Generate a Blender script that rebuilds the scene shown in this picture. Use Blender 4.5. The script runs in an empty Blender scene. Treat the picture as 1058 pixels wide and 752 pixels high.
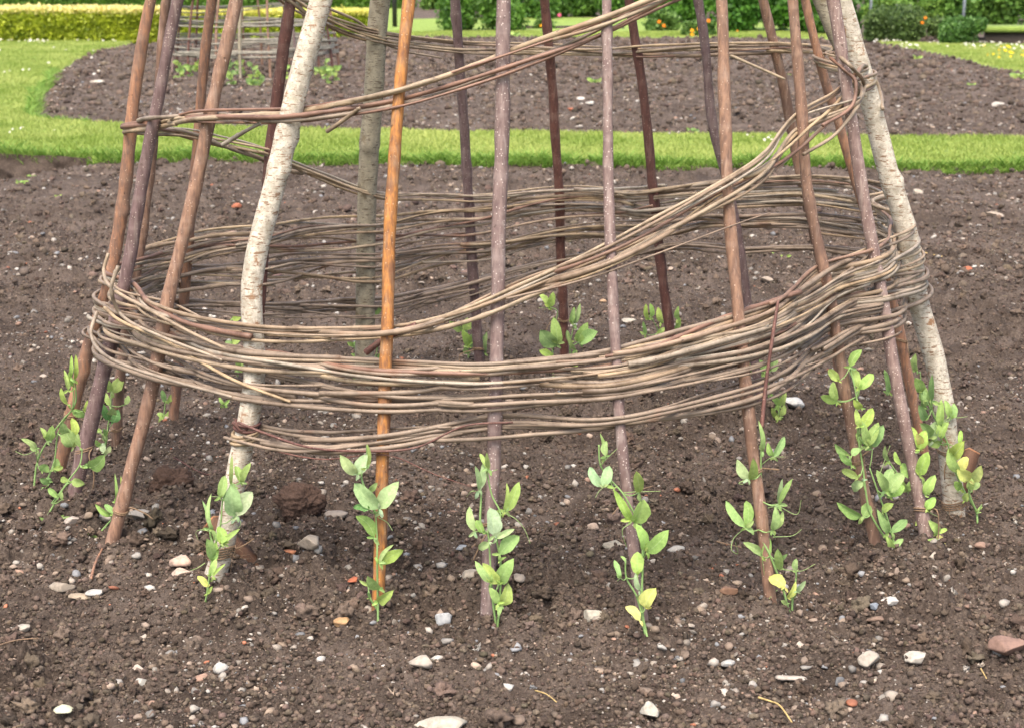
import bpy, math, random
import numpy as np
from mathutils import Vector, Matrix, noise as mnoise
random.seed(7); RNG = np.random.default_rng(11)
S = bpy.context.scene
COL = S.collection

# ------------------------------------------------------------------ camera, world, sun, exposure
CAMH = 1.367; TH = math.radians(13.91); FPX = 1660.0; IW, IH = 1058.0, 752.0
cd = bpy.data.cameras.new('camera'); cam = bpy.data.objects.new('camera', cd); COL.objects.link(cam)
cam.location = (0, 0, CAMH); cam.rotation_euler = (math.radians(90) - TH, 0, 0)
cd.sensor_fit = 'HORIZONTAL'; cd.sensor_width = 36.0; cd.lens = 36.0 * FPX / IW
cd.clip_start = 0.05; cd.clip_end = 1500
cd.dof.use_dof = True; cd.dof.focus_distance = 3.7; cd.dof.aperture_fstop = 9.0
S.camera = cam
w = bpy.data.worlds.new("World"); S.world = w; w.use_nodes = True
nt = w.node_tree; bg = nt.nodes['Background']; sky = nt.nodes.new('ShaderNodeTexSky')
SUN_EL, SUN_AZ = math.radians(64), math.radians(196)      # azimuth clockwise from +Y
sky.sky_type = 'NISHITA'; sky.sun_disc = False; sky.sun_elevation = SUN_EL; sky.sun_rotation = SUN_AZ
sky.air_density = 1.0; sky.dust_density = 6.0; sky.ozone_density = 1.0
nt.links.new(sky.outputs[0], bg.inputs[0]); bg.inputs[1].default_value = 0.15
sl = bpy.data.lights.new('sun', 'SUN'); so = bpy.data.objects.new('sun', sl); COL.objects.link(so)
sl.energy = 1.1; sl.angle = math.radians(45); sl.color = (1.0, 0.92, 0.80)
sd = Vector((math.sin(SUN_AZ) * math.cos(SUN_EL), math.cos(SUN_AZ) * math.cos(SUN_EL), math.sin(SUN_EL)))
so.rotation_euler = (-sd).to_track_quat('-Z', 'Y').to_euler()
S.view_settings.view_transform = 'Standard'; S.view_settings.look = 'None'
S.view_settings.exposure = 1.27; S.view_settings.gamma = 1

# ------------------------------------------------------------------ projection helpers (pixels of the photograph -> points)
CT, ST = math.cos(TH), math.sin(TH)
def ray(x, y):
    u = (x - IW / 2) / FPX; v = (y - IH / 2) / FPX
    return Vector((u, CT - v * ST, -ST - v * CT))
def gp(x, y, z=0.0):
    d = ray(x, y); t = (z - CAMH) / d.z
    return Vector((d.x * t, d.y * t, z))
def at_depth(x, y, Y):
    d = ray(x, y); t = Y / d.y
    return Vector((d.x * t, Y, CAMH + d.z * t))
def pxm(Y): return FPX / (Y * CT + 0.2)          # rough pixels per metre at depth Y

# ------------------------------------------------------------------ numpy noise
def _h(ix, iy, s):
    n = (ix.astype(np.int64) * 374761393 + iy.astype(np.int64) * 668265263 + s * 1274126177) & 0x7fffffff
    n = ((n ^ (n >> 13)) * 1103515245 + 12345) & 0x7fffffff
    n = ((n ^ (n >> 15)) * 69069 + 1) & 0x7fffffff
    return (n & 0xffffff) / float(0xffffff)
def vnoise(x, y, s=0):
    ix = np.floor(x); iy = np.floor(y); fx = x - ix; fy = y - iy
    fx = fx * fx * (3 - 2 * fx); fy = fy * fy * (3 - 2 * fy)
    ix = ix.astype(np.int64); iy = iy.astype(np.int64)
    a = _h(ix, iy, s); b = _h(ix + 1, iy, s); c = _h(ix, iy + 1, s); d = _h(ix + 1, iy + 1, s)
    return (a * (1 - fx) + b * fx) * (1 - fy) + (c * (1 - fx) + d * fx) * fy * 1.0
def fbm(x, y, s=0, o=4):
    r = 0; a = .5
    for k in range(o):
        r = r + a * (vnoise(x * 2 ** k + 13.7 * k, y * 2 ** k - 7.1 * k, s + k) - .5) * 2; a *= .5
    return r
def clods(x, y, s, fill=.8):
    """rounded lumps: one dome per jittered cell"""
    ix = np.floor(x).astype(np.int64); iy = np.floor(y).astype(np.int64); best = np.zeros_like(x)
    for dx in (-1, 0, 1):
        for dy in (-1, 0, 1):
            cx = ix + dx; cy = iy + dy
            px = cx + .15 + .7 * _h(cx, cy, s); py = cy + .15 + .7 * _h(cx, cy, s + 5)
            rr = .25 + .5 * _h(cx, cy, s + 9); on = _h(cx, cy, s + 17) < fill
            d2 = (x - px) ** 2 + (y - py) ** 2
            hh = np.sqrt(np.maximum(rr * rr - d2, 0)) * on
            best = np.maximum(best, hh)
    return best

# ------------------------------------------------------------------ beds and lawn
def poly(pts): return np.array([tuple(gp(*p))[:2] for p in pts])
BED1 = np.vstack([poly([(-900, 140), (-300, 158), (0, 164), (60, 168), (160, 168), (340, 171), (600, 175), (800, 177), (1058, 179), (2000, 188)]),
                  np.array([[14, 9], [9, -3], [-9, -3]])])
BED2 = poly([(40, 128), (33, 120), (37, 105), (48, 90), (60, 77), (84, 62), (104, 54), (140, 46), (200, 43), (340, 41), (470, 40),
             (700, 41), (860, 42), (898, 45), (935, 51), (975, 59), (1010, 67), (1032, 74), (1058, 77), (1250, 92), (1500, 120), (1600, 148),
             (1058, 148), (860, 146), (700, 144), (500, 142), (340, 139), (136, 133), (70, 130)])
BED3 = poly([(398, 21), (520, 24), (640, 24), (800, 26), (868, 38), (895, 46), (960, 47), (1058, 49), (1600, 52), (1600, -20), (398, -20)])
def sdf(px, py, P):
    d = np.full(px.shape, 1e9); inside = np.zeros(px.shape, bool); n = len(P)
    for i in range(n):
        ax, ay = P[i]; bx, by = P[(i + 1) % n]
        ex, ey = bx - ax, by - ay; wx = px - ax; wy = py - ay
        t = np.clip((wx * ex + wy * ey) / (ex * ex + ey * ey), 0, 1)
        d = np.minimum(d, (wx - ex * t) ** 2 + (wy - ey * t) ** 2)
        c = ((ay <= py) != (by <= py)) & (px < (bx - ax) * (py - ay) / (by - ay + 1e-12) + ax)
        inside ^= c
    return np.where(inside, -1, 1) * np.sqrt(d)
def soil_sd(x, y):
    wob = .045 * fbm(x * 2.2, y * 2.2, 91, 2)
    return np.minimum(np.minimum(sdf(x, y, BED1), sdf(x, y, BED2)), sdf(x, y, BED3)) + wob
TR = gp(-6, 171)
FEET = [gp(*p) for p in ((58, 501), (71, 532), (120, 470), (178, 443), (114, 567), (219, 608), (376, 402), (391, 638), (495, 377), (503, 643), (583, 370), (667, 658), (699, 410), (790, 432), (798, 637), (909, 583), (957, 480), (960, 573), (987, 533))]
def height(x, y, fine=True):
    sd_ = soil_sd(x, y)
    m = np.clip((sd_ + .03) / .06, 0, 1); m = m * m * (3 - 2 * m)          # 0 soil, 1 lawn
    hs = .030 * fbm(x * 1.3, y * 1.3, 1, 2) + .022 * fbm(x * 5, y * 5, 3, 3)
    if fine:
        cl = np.clip(vnoise(x * 2.1, y * 2.1, 40) * 1.5 - .1, .25, 1.1)
        hs = hs + cl * (.038 * clods(x / .085 + .35 * fbm(x * 30, y * 30, 71, 2), y / .085 + .35 * fbm(x * 30, y * 30, 72, 2), 7, .45) + .031 * clods(x / .042 + 3 + .3 * fbm(x * 55, y * 55, 73, 2), y / .042, 8, .7) + .016 * clods(x / .021, y / .021 + 5, 9, .8))
        hs = hs + .0085 * clods(x / .0115, y / .0115, 12, .8) + .008 * fbm(x * 38, y * 38, 20, 3) - .010 * np.clip(.12 - np.abs(fbm(x * 9, y * 9, 23, 3)), 0, 1) * 4
    far = np.clip((y - 12) / 8, 0, 1)
    hs = hs + .06 * far * np.clip(-sd_ / 1.2, 0, 1)                       # the far bed is slightly heaped
    hs = hs - .34 * np.exp(-(((x - TR.x + .62) / .95) ** 4 + ((y - TR.y + .05) / .55) ** 2))
    for f in FEET:
        d2 = (x - f.x) ** 2 + (y - f.y) ** 2; hs = hs + .022 * np.exp(-d2 / .085 ** 2) * (1 + .9 * fbm(x * 22, y * 22, 19, 2))
    hl = .045 + .012 * fbm(x * 1.1, y * 1.1, 30, 3)
    return hs * (1 - m) + hl * m, m
def hz(x, y):
    h, _ = height(np.array([float(x)]), np.array([float(y)])); return float(h[0])

# ------------------------------------------------------------------ materials
def newmat(name):
    m = bpy.data.materials.new(name); m.use_nodes = True; n = m.node_tree.nodes; l = m.node_tree.links
    return m, n, l, n['Principled BSDF']
def N(n, t, **kw):
    a = n.new('ShaderNode' + t)
    for k, v in kw.items():
        if k in a.inputs: a.inputs[k].default_value = v
        else: setattr(a, k, v)
    return a
def ramp(n, l, src, stops, interp='LINEAR'):
    r = n.new('ShaderNodeValToRGB'); r.color_ramp.interpolation = interp; e = r.color_ramp.elements
    while len(e) < len(stops): e.new(.5)
    for i, (p, c) in enumerate(stops):
        e[i].position = p; e[i].color = (*c, 1) if len(c) == 3 else c
    l.new(src, r.inputs[0]); return r.outputs[0]
def mixc(n, l, f, a, b, mode='MIX'):
    x = n.new('ShaderNodeMix'); x.data_type = 'RGBA'; x.blend_type = mode
    for v, i in ((f, 0), (a, 6), (b, 7)):
        if hasattr(v, 'node'): l.new(v, x.inputs[i])
        elif i: x.inputs[i].default_value = (*v, 1)
        else: x.inputs[i].default_value = v
    return x.outputs[2]
def coords(n, l, scale=(1, 1, 1), kind='Object'):
    tc = n.new('ShaderNodeTexCoord'); mp = n.new('ShaderNodeMapping'); mp.inputs['Scale'].default_value = scale
    l.new(tc.outputs[kind], mp.inputs[0]); return mp.outputs[0]
def noise(n, l, vec, scale, detail=4, rough=.55):
    a = N(n, 'TexNoise', Scale=scale, Detail=detail, Roughness=rough); l.new(vec, a.inputs['Vector']); return a.outputs[0]
def bump(n, l, h, bs, strength=.5, dist=.01):
    b = N(n, 'Bump', Strength=strength, Distance=dist); l.new(h, b.inputs['Height']); l.new(b.outputs[0], bs.inputs['Normal'])

def mat_soil():
    m, n, l, b = newmat('soil'); v = coords(n, l)
    big = noise(n, l, v, 1.6, 5, .6); mid = noise(n, l, v, 14, 5, .65); fin = noise(n, l, v, 130, 4, .7)
    c1 = ramp(n, l, mid, [(.3, (.052, .037, .028)), (.5, (.106, .079, .061)), (.72, (.18, .142, .112))])
    c2 = ramp(n, l, fin, [(.36, (.026, .017, .013)), (.5, (.104, .077, .059)), (.66, (.24, .19, .15))])
    c = mixc(n, l, .5, c1, c2)
    dry = ramp(n, l, big, [(.42, (0, 0, 0)), (.68, (1, 1, 1))])
    c = mixc(n, l, dry, c, mixc(n, l, .5, c, (.19, .148, .122)))
    wet = ramp(n, l, noise(n, l, v, 4.5, 6, .7), [(.40, (.62, .60, .58)), (.56, (1.04, 1.04, 1.04))])
    c = mixc(n, l, 1.0, c, wet, 'MULTIPLY')
    vo = N(n, 'TexVoronoi', Scale=210.0); l.new(v, vo.inputs['Vector'])
    sp = ramp(n, l, vo.outputs['Distance'], [(.10, (1, 1, 1)), (.17, (0, 0, 0))])
    sel = ramp(n, l, vo.outputs['Color'], [(.74, (0, 0, 0)), (.78, (1, 1, 1))])
    mm = mixc(n, l, 1.0, sp, sel, 'MULTIPLY')
    c = mixc(n, l, mm, c, (.34, .29, .24))
    l.new(c, b.inputs['Base Color']); b.inputs['Roughness'].default_value = .92; b.inputs['Specular IOR Level'].default_value = .25
    hh = N(n, 'Math', operation='ADD'); l.new(noise(n, l, v, 240, 5, .7), hh.inputs[0]); l.new(noise(n, l, v, 60, 5, .75), hh.inputs[1])
    bump(n, l, hh.outputs[0], b, .9, .009)
    return m
def mat_lawn():
    m, n, l, b = newmat('lawn'); v = coords(n, l)
    c = ramp(n, l, noise(n, l, v, 9, 6, .7), [(.3, (.14, .21, .032)), (.55, (.24, .34, .06)), (.75, (.32, .43, .10))])
    l.new(c, b.inputs['Base Color']); b.inputs['Roughness'].default_value = .9
    bump(n, l, noise(n, l, v, 90, 4, .7), b, .9, .02); return m
def mat_attr(name, rough=.6, trans=0.0, spec=.3, veins=False, nsc=0, bstr=.3):
    """colour from the 'tint' attribute (true colour of the piece) with fine variation"""
    m, n, l, b = newmat(name)
    a = N(n, 'Attribute'); a.attribute_name = 'tint'; c = a.outputs['Color']
    v = coords(n, l)
    if nsc:
        f = ramp(n, l, noise(n, l, v, nsc, 5, .7), [(.3, (.62, .60, .58)), (.5, (1, 1, 1)), (.72, (1.25, 1.22, 1.18))])
        c = mixc(n, l, 1.0, c, f, 'MULTIPLY')
        bump(n, l, noise(n, l, v, nsc * 2.5, 4, .6), b, bstr, .003)
    if veins:
        uv = N(n, 'TexCoord'); sx = N(n, 'SeparateXYZ'); l.new(uv.outputs['UV'], sx.inputs[0])
        ab = N(n, 'Math', operation='ABSOLUTE'); l.new(sx.outputs[0], ab.inputs[0])
        ad = N(n, 'Math', operation='MULTIPLY_ADD'); l.new(ab.outputs[0], ad.inputs[0]); ad.inputs[1].default_value = -.9; l.new(sx.outputs[1], ad.inputs[2])
        wv = N(n, 'Math', operation='MULTIPLY'); l.new(ad.outputs[0], wv.inputs[0]); wv.inputs[1].default_value = 34
        sn = N(n, 'Math', operation='SINE'); l.new(wv.outputs[0], sn.inputs[0])
        side = ramp(n, l, sn.outputs[0], [(.0, (0, 0, 0)), (.93, (0, 0, 0)), (1, (.35, .35, .35))])
        mid = ramp(n, l, ab.outputs[0], [(.02, (.45, .45, .45)), (.07, (0, 0, 0))])
        mx = N(n, 'Math', operation='MAXIMUM'); l.new(side, mx.inputs[0]); l.new(mid, mx.inputs[1])
        c = mixc(n, l, mx.outputs[0], c, (.46, .60, .30))
    if veins:
        mo = ramp(n, l, noise(n, l, v, 130, 4, .65), [(.35, (.80, .84, .78)), (.65, (1.12, 1.10, 1.10))]); c = mixc(n, l, 1.0, c, mo, 'MULTIPLY')
        bump(n, l, noise(n, l, v, 90, 3, .6), b, .35, .003)
    l.new(c, b.inputs['Base Color']); b.inputs['Roughness'].default_value = rough; b.inputs['Specular IOR Level'].default_value = spec
    if trans:
        tr = N(n, 'BsdfTranslucent'); l.new(c, tr.inputs[0]); ms = N(n, 'MixShader'); ms.inputs[0].default_value = trans
        l.new(b.outputs[0], ms.inputs[1]); l.new(tr.outputs[0], ms.inputs[2]); l.new(ms.outputs[0], n['Material Output'].inputs[0])
    return m
def mat_bark(name, base, dark, pale, speck=.6, patch=.5, sc=1.0):
    m, n, l, b = newmat(name); v = coords(n, l); vs = coords(n, l, (1, 1, .22)); vh = coords(n, l, (1, 1, 5))
    oi = N(n, 'ObjectInfo')
    grain = noise(n, l, vs, 120 * sc, 5, .65); pa = noise(n, l, vs, 26 * sc, 4, .6)
    c = mixc(n, l, ramp(n, l, grain, [(.38, (0, 0, 0)), (.66, (1, 1, 1))]), base, dark)
    c = mixc(n, l, ramp(n, l, pa, [(patch, (0, 0, 0)), (patch + .12, (.85, .85, .85))]), c, dark)
    vo = N(n, 'TexVoronoi', Scale=150.0 * sc); l.new(v, vo.inputs['Vector'])
    sp = ramp(n, l, vo.outputs['Distance'], [(.16, (1, 1, 1)), (.26, (0, 0, 0))])
    sel = ramp(n, l, vo.outputs['Color'], [(1 - speck - .05, (0, 0, 0)), (1 - speck + .02, (1, 1, 1))])
    c = mixc(n, l, mixc(n, l, 1.0, sp, sel, 'MULTIPLY'), c, pale)
    lay = ramp(n, l, noise(n, l, vh, 9 * sc, 3, .5), [(.5, (0, 0, 0)), (.7, (.5, .5, .5))])
    c = mixc(n, l, lay, c, mixc(n, l, .35, c, pale))
    str_ = ramp(n, l, noise(n, l, coords(n, l, (1, 1, .08)), 75 * sc, 4, .6), [(.54, (0, 0, 0)), (.66, (.55, .55, .55))])
    c = mixc(n, l, str_, c, mixc(n, l, .5, c, pale))
    scar = ramp(n, l, noise(n, l, v, 60 * sc, 3, .6), [(.68, (0, 0, 0)), (.73, (.8, .8, .8))])
    c = mixc(n, l, scar, c, (.07, .04, .03))
    vr = ramp(n, l, oi.outputs['Random'], [(0, (.86, .86, .88)), (1, (1.12, 1.08, 1.04))])
    c = mixc(n, l, 1.0, c, vr, 'MULTIPLY')
    l.new(c, b.inputs['Base Color']); b.inputs['Roughness'].default_value = .62; b.inputs['Specular IOR Level'].default_value = .35
    bump(n, l, noise(n, l, vs, 160 * sc, 6, .7), b, .45, .003); return m
def mat_birch(name, lichen=False):
    m, n, l, b = newmat(name); v = coords(n, l); vh = coords(n, l, (1, 1, 4.5))
    base, mid = ((.66, .60, .49), (.36, .315, .24)) if not lichen else ((.36, .32, .23), (.22, .19, .13))
    c = mixc(n, l, ramp(n, l, noise(n, l, v, 38, 5, .65), [(.42, (0, 0, 0)), (.66, (.9, .9, .9))]), base, mid)
    c = mixc(n, l, ramp(n, l, noise(n, l, v, 95, 4, .6), [(.47, (0, 0, 0)), (.60, (.75, .75, .75))]), c, (.38, .335, .26) if not lichen else (.26, .23, .17))
    lent = ramp(n, l, noise(n, l, vh, 48, 3, .6), [(.56, (0, 0, 0)), (.63, (1, 1, 1))])
    c = mixc(n, l, lent, c, (.25, .16, .10) if not lichen else (.14, .11, .075))
    rb = ramp(n, l, noise(n, l, v, 17, 5, .7), [(.60, (0, 0, 0)), (.66, (1, 1, 1))])
    c = mixc(n, l, rb, c, (.30, .17, .09) if not lichen else (.20, .16, .10))
    gr = ramp(n, l, noise(n, l, v, 8, 4, .6), [(.64, (0, 0, 0)), (.74, (.5, .5, .5))])
    c = mixc(n, l, gr, c, (.36, .34, .18))
    fs = ramp(n, l, noise(n, l, v, 220, 2, .6), [(.64, (0, 0, 0)), (.70, (.7, .7, .7))])
    c = mixc(n, l, fs, c, (.16, .11, .08))
    l.new(c, b.inputs['Base Color']); b.inputs['Roughness'].default_value = .7; b.inputs['Specular IOR Level'].default_value = .25
    bump(n, l, noise(n, l, vh, 70, 6, .75), b, .55, .004); return m
def mat_rod():
    m, n, l, b = newmat('willow'); v = coords(n, l); oi = N(n, 'ObjectInfo')
    c = ramp(n, l, oi.outputs['Random'], [(0, (.36, .28, .18)), (.2, (.28, .215, .15)), (.38, (.38, .28, .165)), (.52, (.21, .15, .105)), (.68, (.32, .28, .22)),
                                          (.85, (.30, .225, .155)), (.95, (.20, .115, .08))])
    f = ramp(n, l, noise(n, l, v, 16, 5, .7), [(.32, (.50, .46, .42)), (.5, (1, 1, 1)), (.72, (1.35, 1.33, 1.30))])
    c = mixc(n, l, 1.0, c, f, 'MULTIPLY')
    rd = ramp(n, l, noise(n, l, v, 5, 3, .6), [(.62, (0, 0, 0)), (.72, (.7, .7, .7))])
    c = mixc(n, l, rd, c, (.21, .095, .05))
    kn = ramp(n, l, noise(n, l, v, 75, 3, .6), [(.66, (0, 0, 0)), (.72, (.8, .8, .8))])
    c = mixc(n, l, kn, c, (.10, .065, .045))
    l.new(c, b.inputs['Base Color']); b.inputs['Roughness'].default_value = .5; b.inputs['Specular IOR Level'].default_value = .45
    bump(n, l, noise(n, l, v, 140, 4, .6), b, .3, .002); return m
def mat_plain(name, col, rough=.8, nsc=60, metal=0, stretch=(1, 1, 1), lo=.6, hi=1.3):
    m, n, l, b = newmat(name); v = coords(n, l, stretch)
    f = ramp(n, l, noise(n, l, v, nsc, 5, .7), [(.3, (lo,) * 3), (.72, (hi,) * 3)])
    l.new(mixc(n, l, 1.0, col, f, 'MULTIPLY'), b.inputs['Base Color']); b.inputs['Roughness'].default_value = rough; b.inputs['Metallic'].default_value = metal
    bump(n, l, noise(n, l, v, nsc * 2, 4, .6), b, .4, .003); return m
M = dict(soil=mat_soil(), lawn=mat_lawn(), rod=mat_rod(), birch=mat_birch('birch_bark'), lichen=mat_birch('lichened_bark', True),
         clod=mat_attr('soil_crumb', .93, 0, .2, False, 120, .8), stone=mat_attr('stone', .75, 0, .35, False, 55, .4),
         grass=mat_attr('grass_blades', .55, .35, .3), leaf=mat_attr('leaf', .68, .30, .22, True), foliage=mat_attr('foliage', .5, .3, .35),
         stem=mat_attr('stem', .5, .1, .35), petal=mat_attr('petal', .6, .3, .2),
         orange=mat_bark('orange_hazel_bark', (.58, .25, .065), (.20, .095, .05), (.60, .42, .25), .3, .52),
         brown=mat_bark('brown_hazel_bark', (.30, .18, .118), (.15, .09, .065), (.50, .38, .30), .35, .52),
         rust=mat_bark('rust_hazel_bark', (.36, .185, .105), (.16, .10, .075), (.44, .31, .22), .3, .48),
         mauve=mat_bark('mauve_hazel_bark', (.28, .20, .175), (.16, .105, .095), (.60, .52, .46), .6, .54),
         dmauve=mat_bark('dark_mauve_hazel_bark', (.185, .125, .12), (.11, .07, .065), (.42, .35, .30), .5, .55),
         red=mat_bark('dark_red_hazel_bark', (.155, .068, .052), (.085, .04, .033), (.33, .22, .17), .35, .55),
         twine=mat_plain('jute', (.26, .17, .10), .9, 200), timber=mat_plain('timber', (.12, .058, .030), .75, 60, 0, (4, 4, .5)),
         cutend=mat_plain('sawn_end', (.34, .16, .075), .8, 60), metal=mat_plain('grey_metal', (.22, .25, .27), .5, 20, .3),
         black=mat_plain('black_paint', (.015, .015, .015), .5, 30))

# ------------------------------------------------------------------ object helpers
def mesh_np(name, V, F, mat, tint=None, smooth=True, uv=None):
    """V (n,3) array, F (m,k) array of one polygon size; tint per vertex (n,3)"""
    me = bpy.data.meshes.new(name); V = np.asarray(V, np.float32); F = np.asarray(F, np.int32)
    k = F.shape[1]; me.vertices.add(len(V)); me.vertices.foreach_set('co', V.ravel())
    me.loops.add(F.size); me.loops.foreach_set('vertex_index', F.ravel())
    me.polygons.add(len(F)); me.polygons.foreach_set('loop_start', np.arange(0, F.size, k, dtype=np.int32))
    if smooth: me.polygons.foreach_set('use_smooth', np.ones(len(F), bool))
    me.update(calc_edges=True)
    if tint is not None:
        a = me.color_attributes.new('tint', 'FLOAT_COLOR', 'POINT')
        t = np.ones((len(V), 4), np.float32); t[:, :3] = tint; a.data.foreach_set('color', t.ravel())
    if uv is not None:
        u = me.uv_layers.new(name='uv'); u.data.foreach_set('uv', np.asarray(uv, np.float32)[F.ravel()].ravel())
    me.materials.append(mat); return me
class MB:
    def __init__(s): s.v = []; s.f = []; s.t = []; s.u = []; s.n = 0
    def add(s, V, F, tint=(1, 1, 1), uv=None):
        V = np.asarray(V, float); s.v.append(V); F = np.asarray(F, int)
        if F.shape[1] == 3: F = np.c_[F, F[:, 2]]
        s.f.append(F + s.n); s.n += len(V)
        s.t.append(np.broadcast_to(np.asarray(tint, float), (len(V), 3)))
        s.u.append(np.zeros((len(V), 2)) if uv is None else np.asarray(uv, float))
    def mesh(s, name, mat, origin=(0, 0, 0), smooth=True):
        V = np.vstack(s.v) - np.array(origin); F = np.vstack(s.f); tri = F[:, 2] == F[:, 3]
        me = bpy.data.meshes.new(name)
        T = np.vstack(s.t); U = np.vstack(s.u)
        if tri.all(): return mesh_np(name, V, F[:, :3], mat, T, smooth, U)
        if not tri.any(): return mesh_np(name, V, F, mat, T, smooth, U)
        F3 = np.vstack([F[tri][:, :3], F[~tri][:, [0, 1, 2]], F[~tri][:, [0, 2, 3]]])
        return mesh_np(name, V, F3, mat, T, smooth, U)
    def obj(s, name, mat, parent=None, origin=(0, 0, 0), smooth=True):
        return link(name, s.mesh(name, mat, origin, smooth), parent, None if parent else origin)
def link(name, me, parent=None, loc=None):
    o = bpy.data.objects.new(name, me); COL.objects.link(o)
    if parent: o.parent = parent
    elif loc is not None: o.location = loc
    return o
def tag(o, label=None, cat=None, group=None, kind=None):
    if label: o['label'] = label
    if cat: o['category'] = cat
    if group: o['group'] = group
    if kind: o['kind'] = kind
    return o
def thing(name, loc, label, cat, group=None):
    e = bpy.data.objects.new(name, None); COL.objects.link(e); e.location = loc; e.empty_display_size = .1
    return tag(e, label, cat, group)
def catmull(P, n):
    P = np.asarray(P, float)
    if len(P) < 3:
        t = np.linspace(0, 1, n)[:, None]; return P[0] * (1 - t) + P[-1] * t
    d = np.r_[0, np.cumsum(np.linalg.norm(np.diff(P, axis=0), axis=1) + 1e-9)]; m = np.zeros_like(P)
    m[1:-1] = (P[2:] - P[:-2]) / (d[2:] - d[:-2])[:, None]
    m[0] = (P[1] - P[0]) / (d[1] - d[0]); m[-1] = (P[-1] - P[-2]) / (d[-1] - d[-2])
    s = np.linspace(0, d[-1], n); i = np.clip(np.searchsorted(d, s, 'right') - 1, 0, len(P) - 2)
    h = (d[i + 1] - d[i])[:, None]; t = ((s - d[i]))[:, None] / h
    return ((2 * t ** 3 - 3 * t ** 2 + 1) * P[i] + (t ** 3 - 2 * t ** 2 + t) * h * m[i] + (-2 * t ** 3 + 3 * t ** 2) * P[i + 1] + (t ** 3 - t ** 2) * h * m[i + 1])
def tube(mb, P, R, seg=8, tint=(1, 1, 1), lump=0.0, knots=0, seed=0):
    P = np.asarray(P, float); n = len(P); R = np.broadcast_to(np.asarray(R, float), (n,)).copy()
    T = np.gradient(P, axis=0); T /= np.linalg.norm(T, axis=1)[:, None] + 1e-12
    if abs(T[:, 2]).mean() > .7: up = np.array([0, 1.0, 0])
    else: up = np.array([0, 0, 1.0])
    A = np.cross(T, up); A /= np.linalg.norm(A, axis=1)[:, None] + 1e-12; B = np.cross(T, A)
    a = np.linspace(0, 2 * np.pi, seg, endpoint=False)
    rr = np.repeat(R[:, None], seg, 1)
    rs = np.random.default_rng(seed)
    if lump:
        L = np.r_[0, np.cumsum(np.linalg.norm(np.diff(P, axis=0), axis=1))]
        rr = rr * (1 + lump * (vnoise(L * 22 + seed, L * 0 + 3, seed)[:, None] - .5) * 2 + lump * .7 * (vnoise(L[:, None] * 30 + seed * 3, np.cos(a)[None] * 1.5 + 9, seed + 1) - .5) * 2)
        for k in range(knots):
            l0 = rs.uniform(0, L[-1]); a0 = rs.uniform(0, 6.28); w_ = R.mean() * .55
            dd = np.exp(-((L - l0) / w_) ** 2)[:, None] * np.exp(-((np.angle(np.exp(1j * (a - a0)))) / .55) ** 2)[None]
            rr = rr + dd * R.mean() * rs.uniform(.25, .55)
            rr = rr * (1 + .07 * np.exp(-((L - l0) / (w_ * .7)) ** 2))[:, None]
    V = P[:, None] + rr[..., None] * (np.cos(a)[None, :, None] * A[:, None] + np.sin(a)[None, :, None] * B[:, None])
    V = V.reshape(-1, 3); i = np.arange(n - 1)[:, None] * seg; j = np.arange(seg)[None]; j2 = (j + 1) % seg
    F = np.stack([i + j, i + j2, i + seg + j2, i + seg + j], -1).reshape(-1, 4)
    V = np.vstack([V, P[0], P[-1]]); c0 = n * seg; jj = np.arange(seg)
    F = np.vstack([F, np.stack([(jj + 1) % seg, jj, jj * 0 + c0, jj * 0 + c0], -1), np.stack([(n - 1) * seg + jj, (n - 1) * seg + (jj + 1) % seg, jj * 0 + c0 + 1, jj * 0 + c0 + 1], -1)])
    mb.add(V, F, tint)
# icospheres
def ico(level):
    import bmesh
    bm = bmesh.new(); bmesh.ops.create_icosphere(bm, subdivisions=level, radius=1)
    V = np.array([v.co[:] for v in bm.verts]); F = np.array([[v.index for v in f.verts] for f in bm.faces]); bm.free(); return V, F
ICO1, ICO2, ICO3, ICO5 = ico(1), ico(2), ico(3), ico(5)
def lumpy(V, seed, amp, freq=1.5, facet=0):
    out = np.empty_like(V)
    for i, v in enumerate(V):
        q = Vector(v) * freq + Vector((seed * 3.1, seed * 1.7, seed))
        out[i] = v * (1 + amp * mnoise.noise(q) + amp * .5 * mnoise.noise(q * 2.3))
    if facet:                                              # knock flats off the stone
        rs = np.random.default_rng(seed)
        for k in range(facet):
            d = rs.normal(size=3); d /= np.linalg.norm(d); h = rs.uniform(.45, .8)
            s_ = out @ d; out = out - np.maximum(s_ - h, 0)[:, None] * d * .97
    return out
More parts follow.
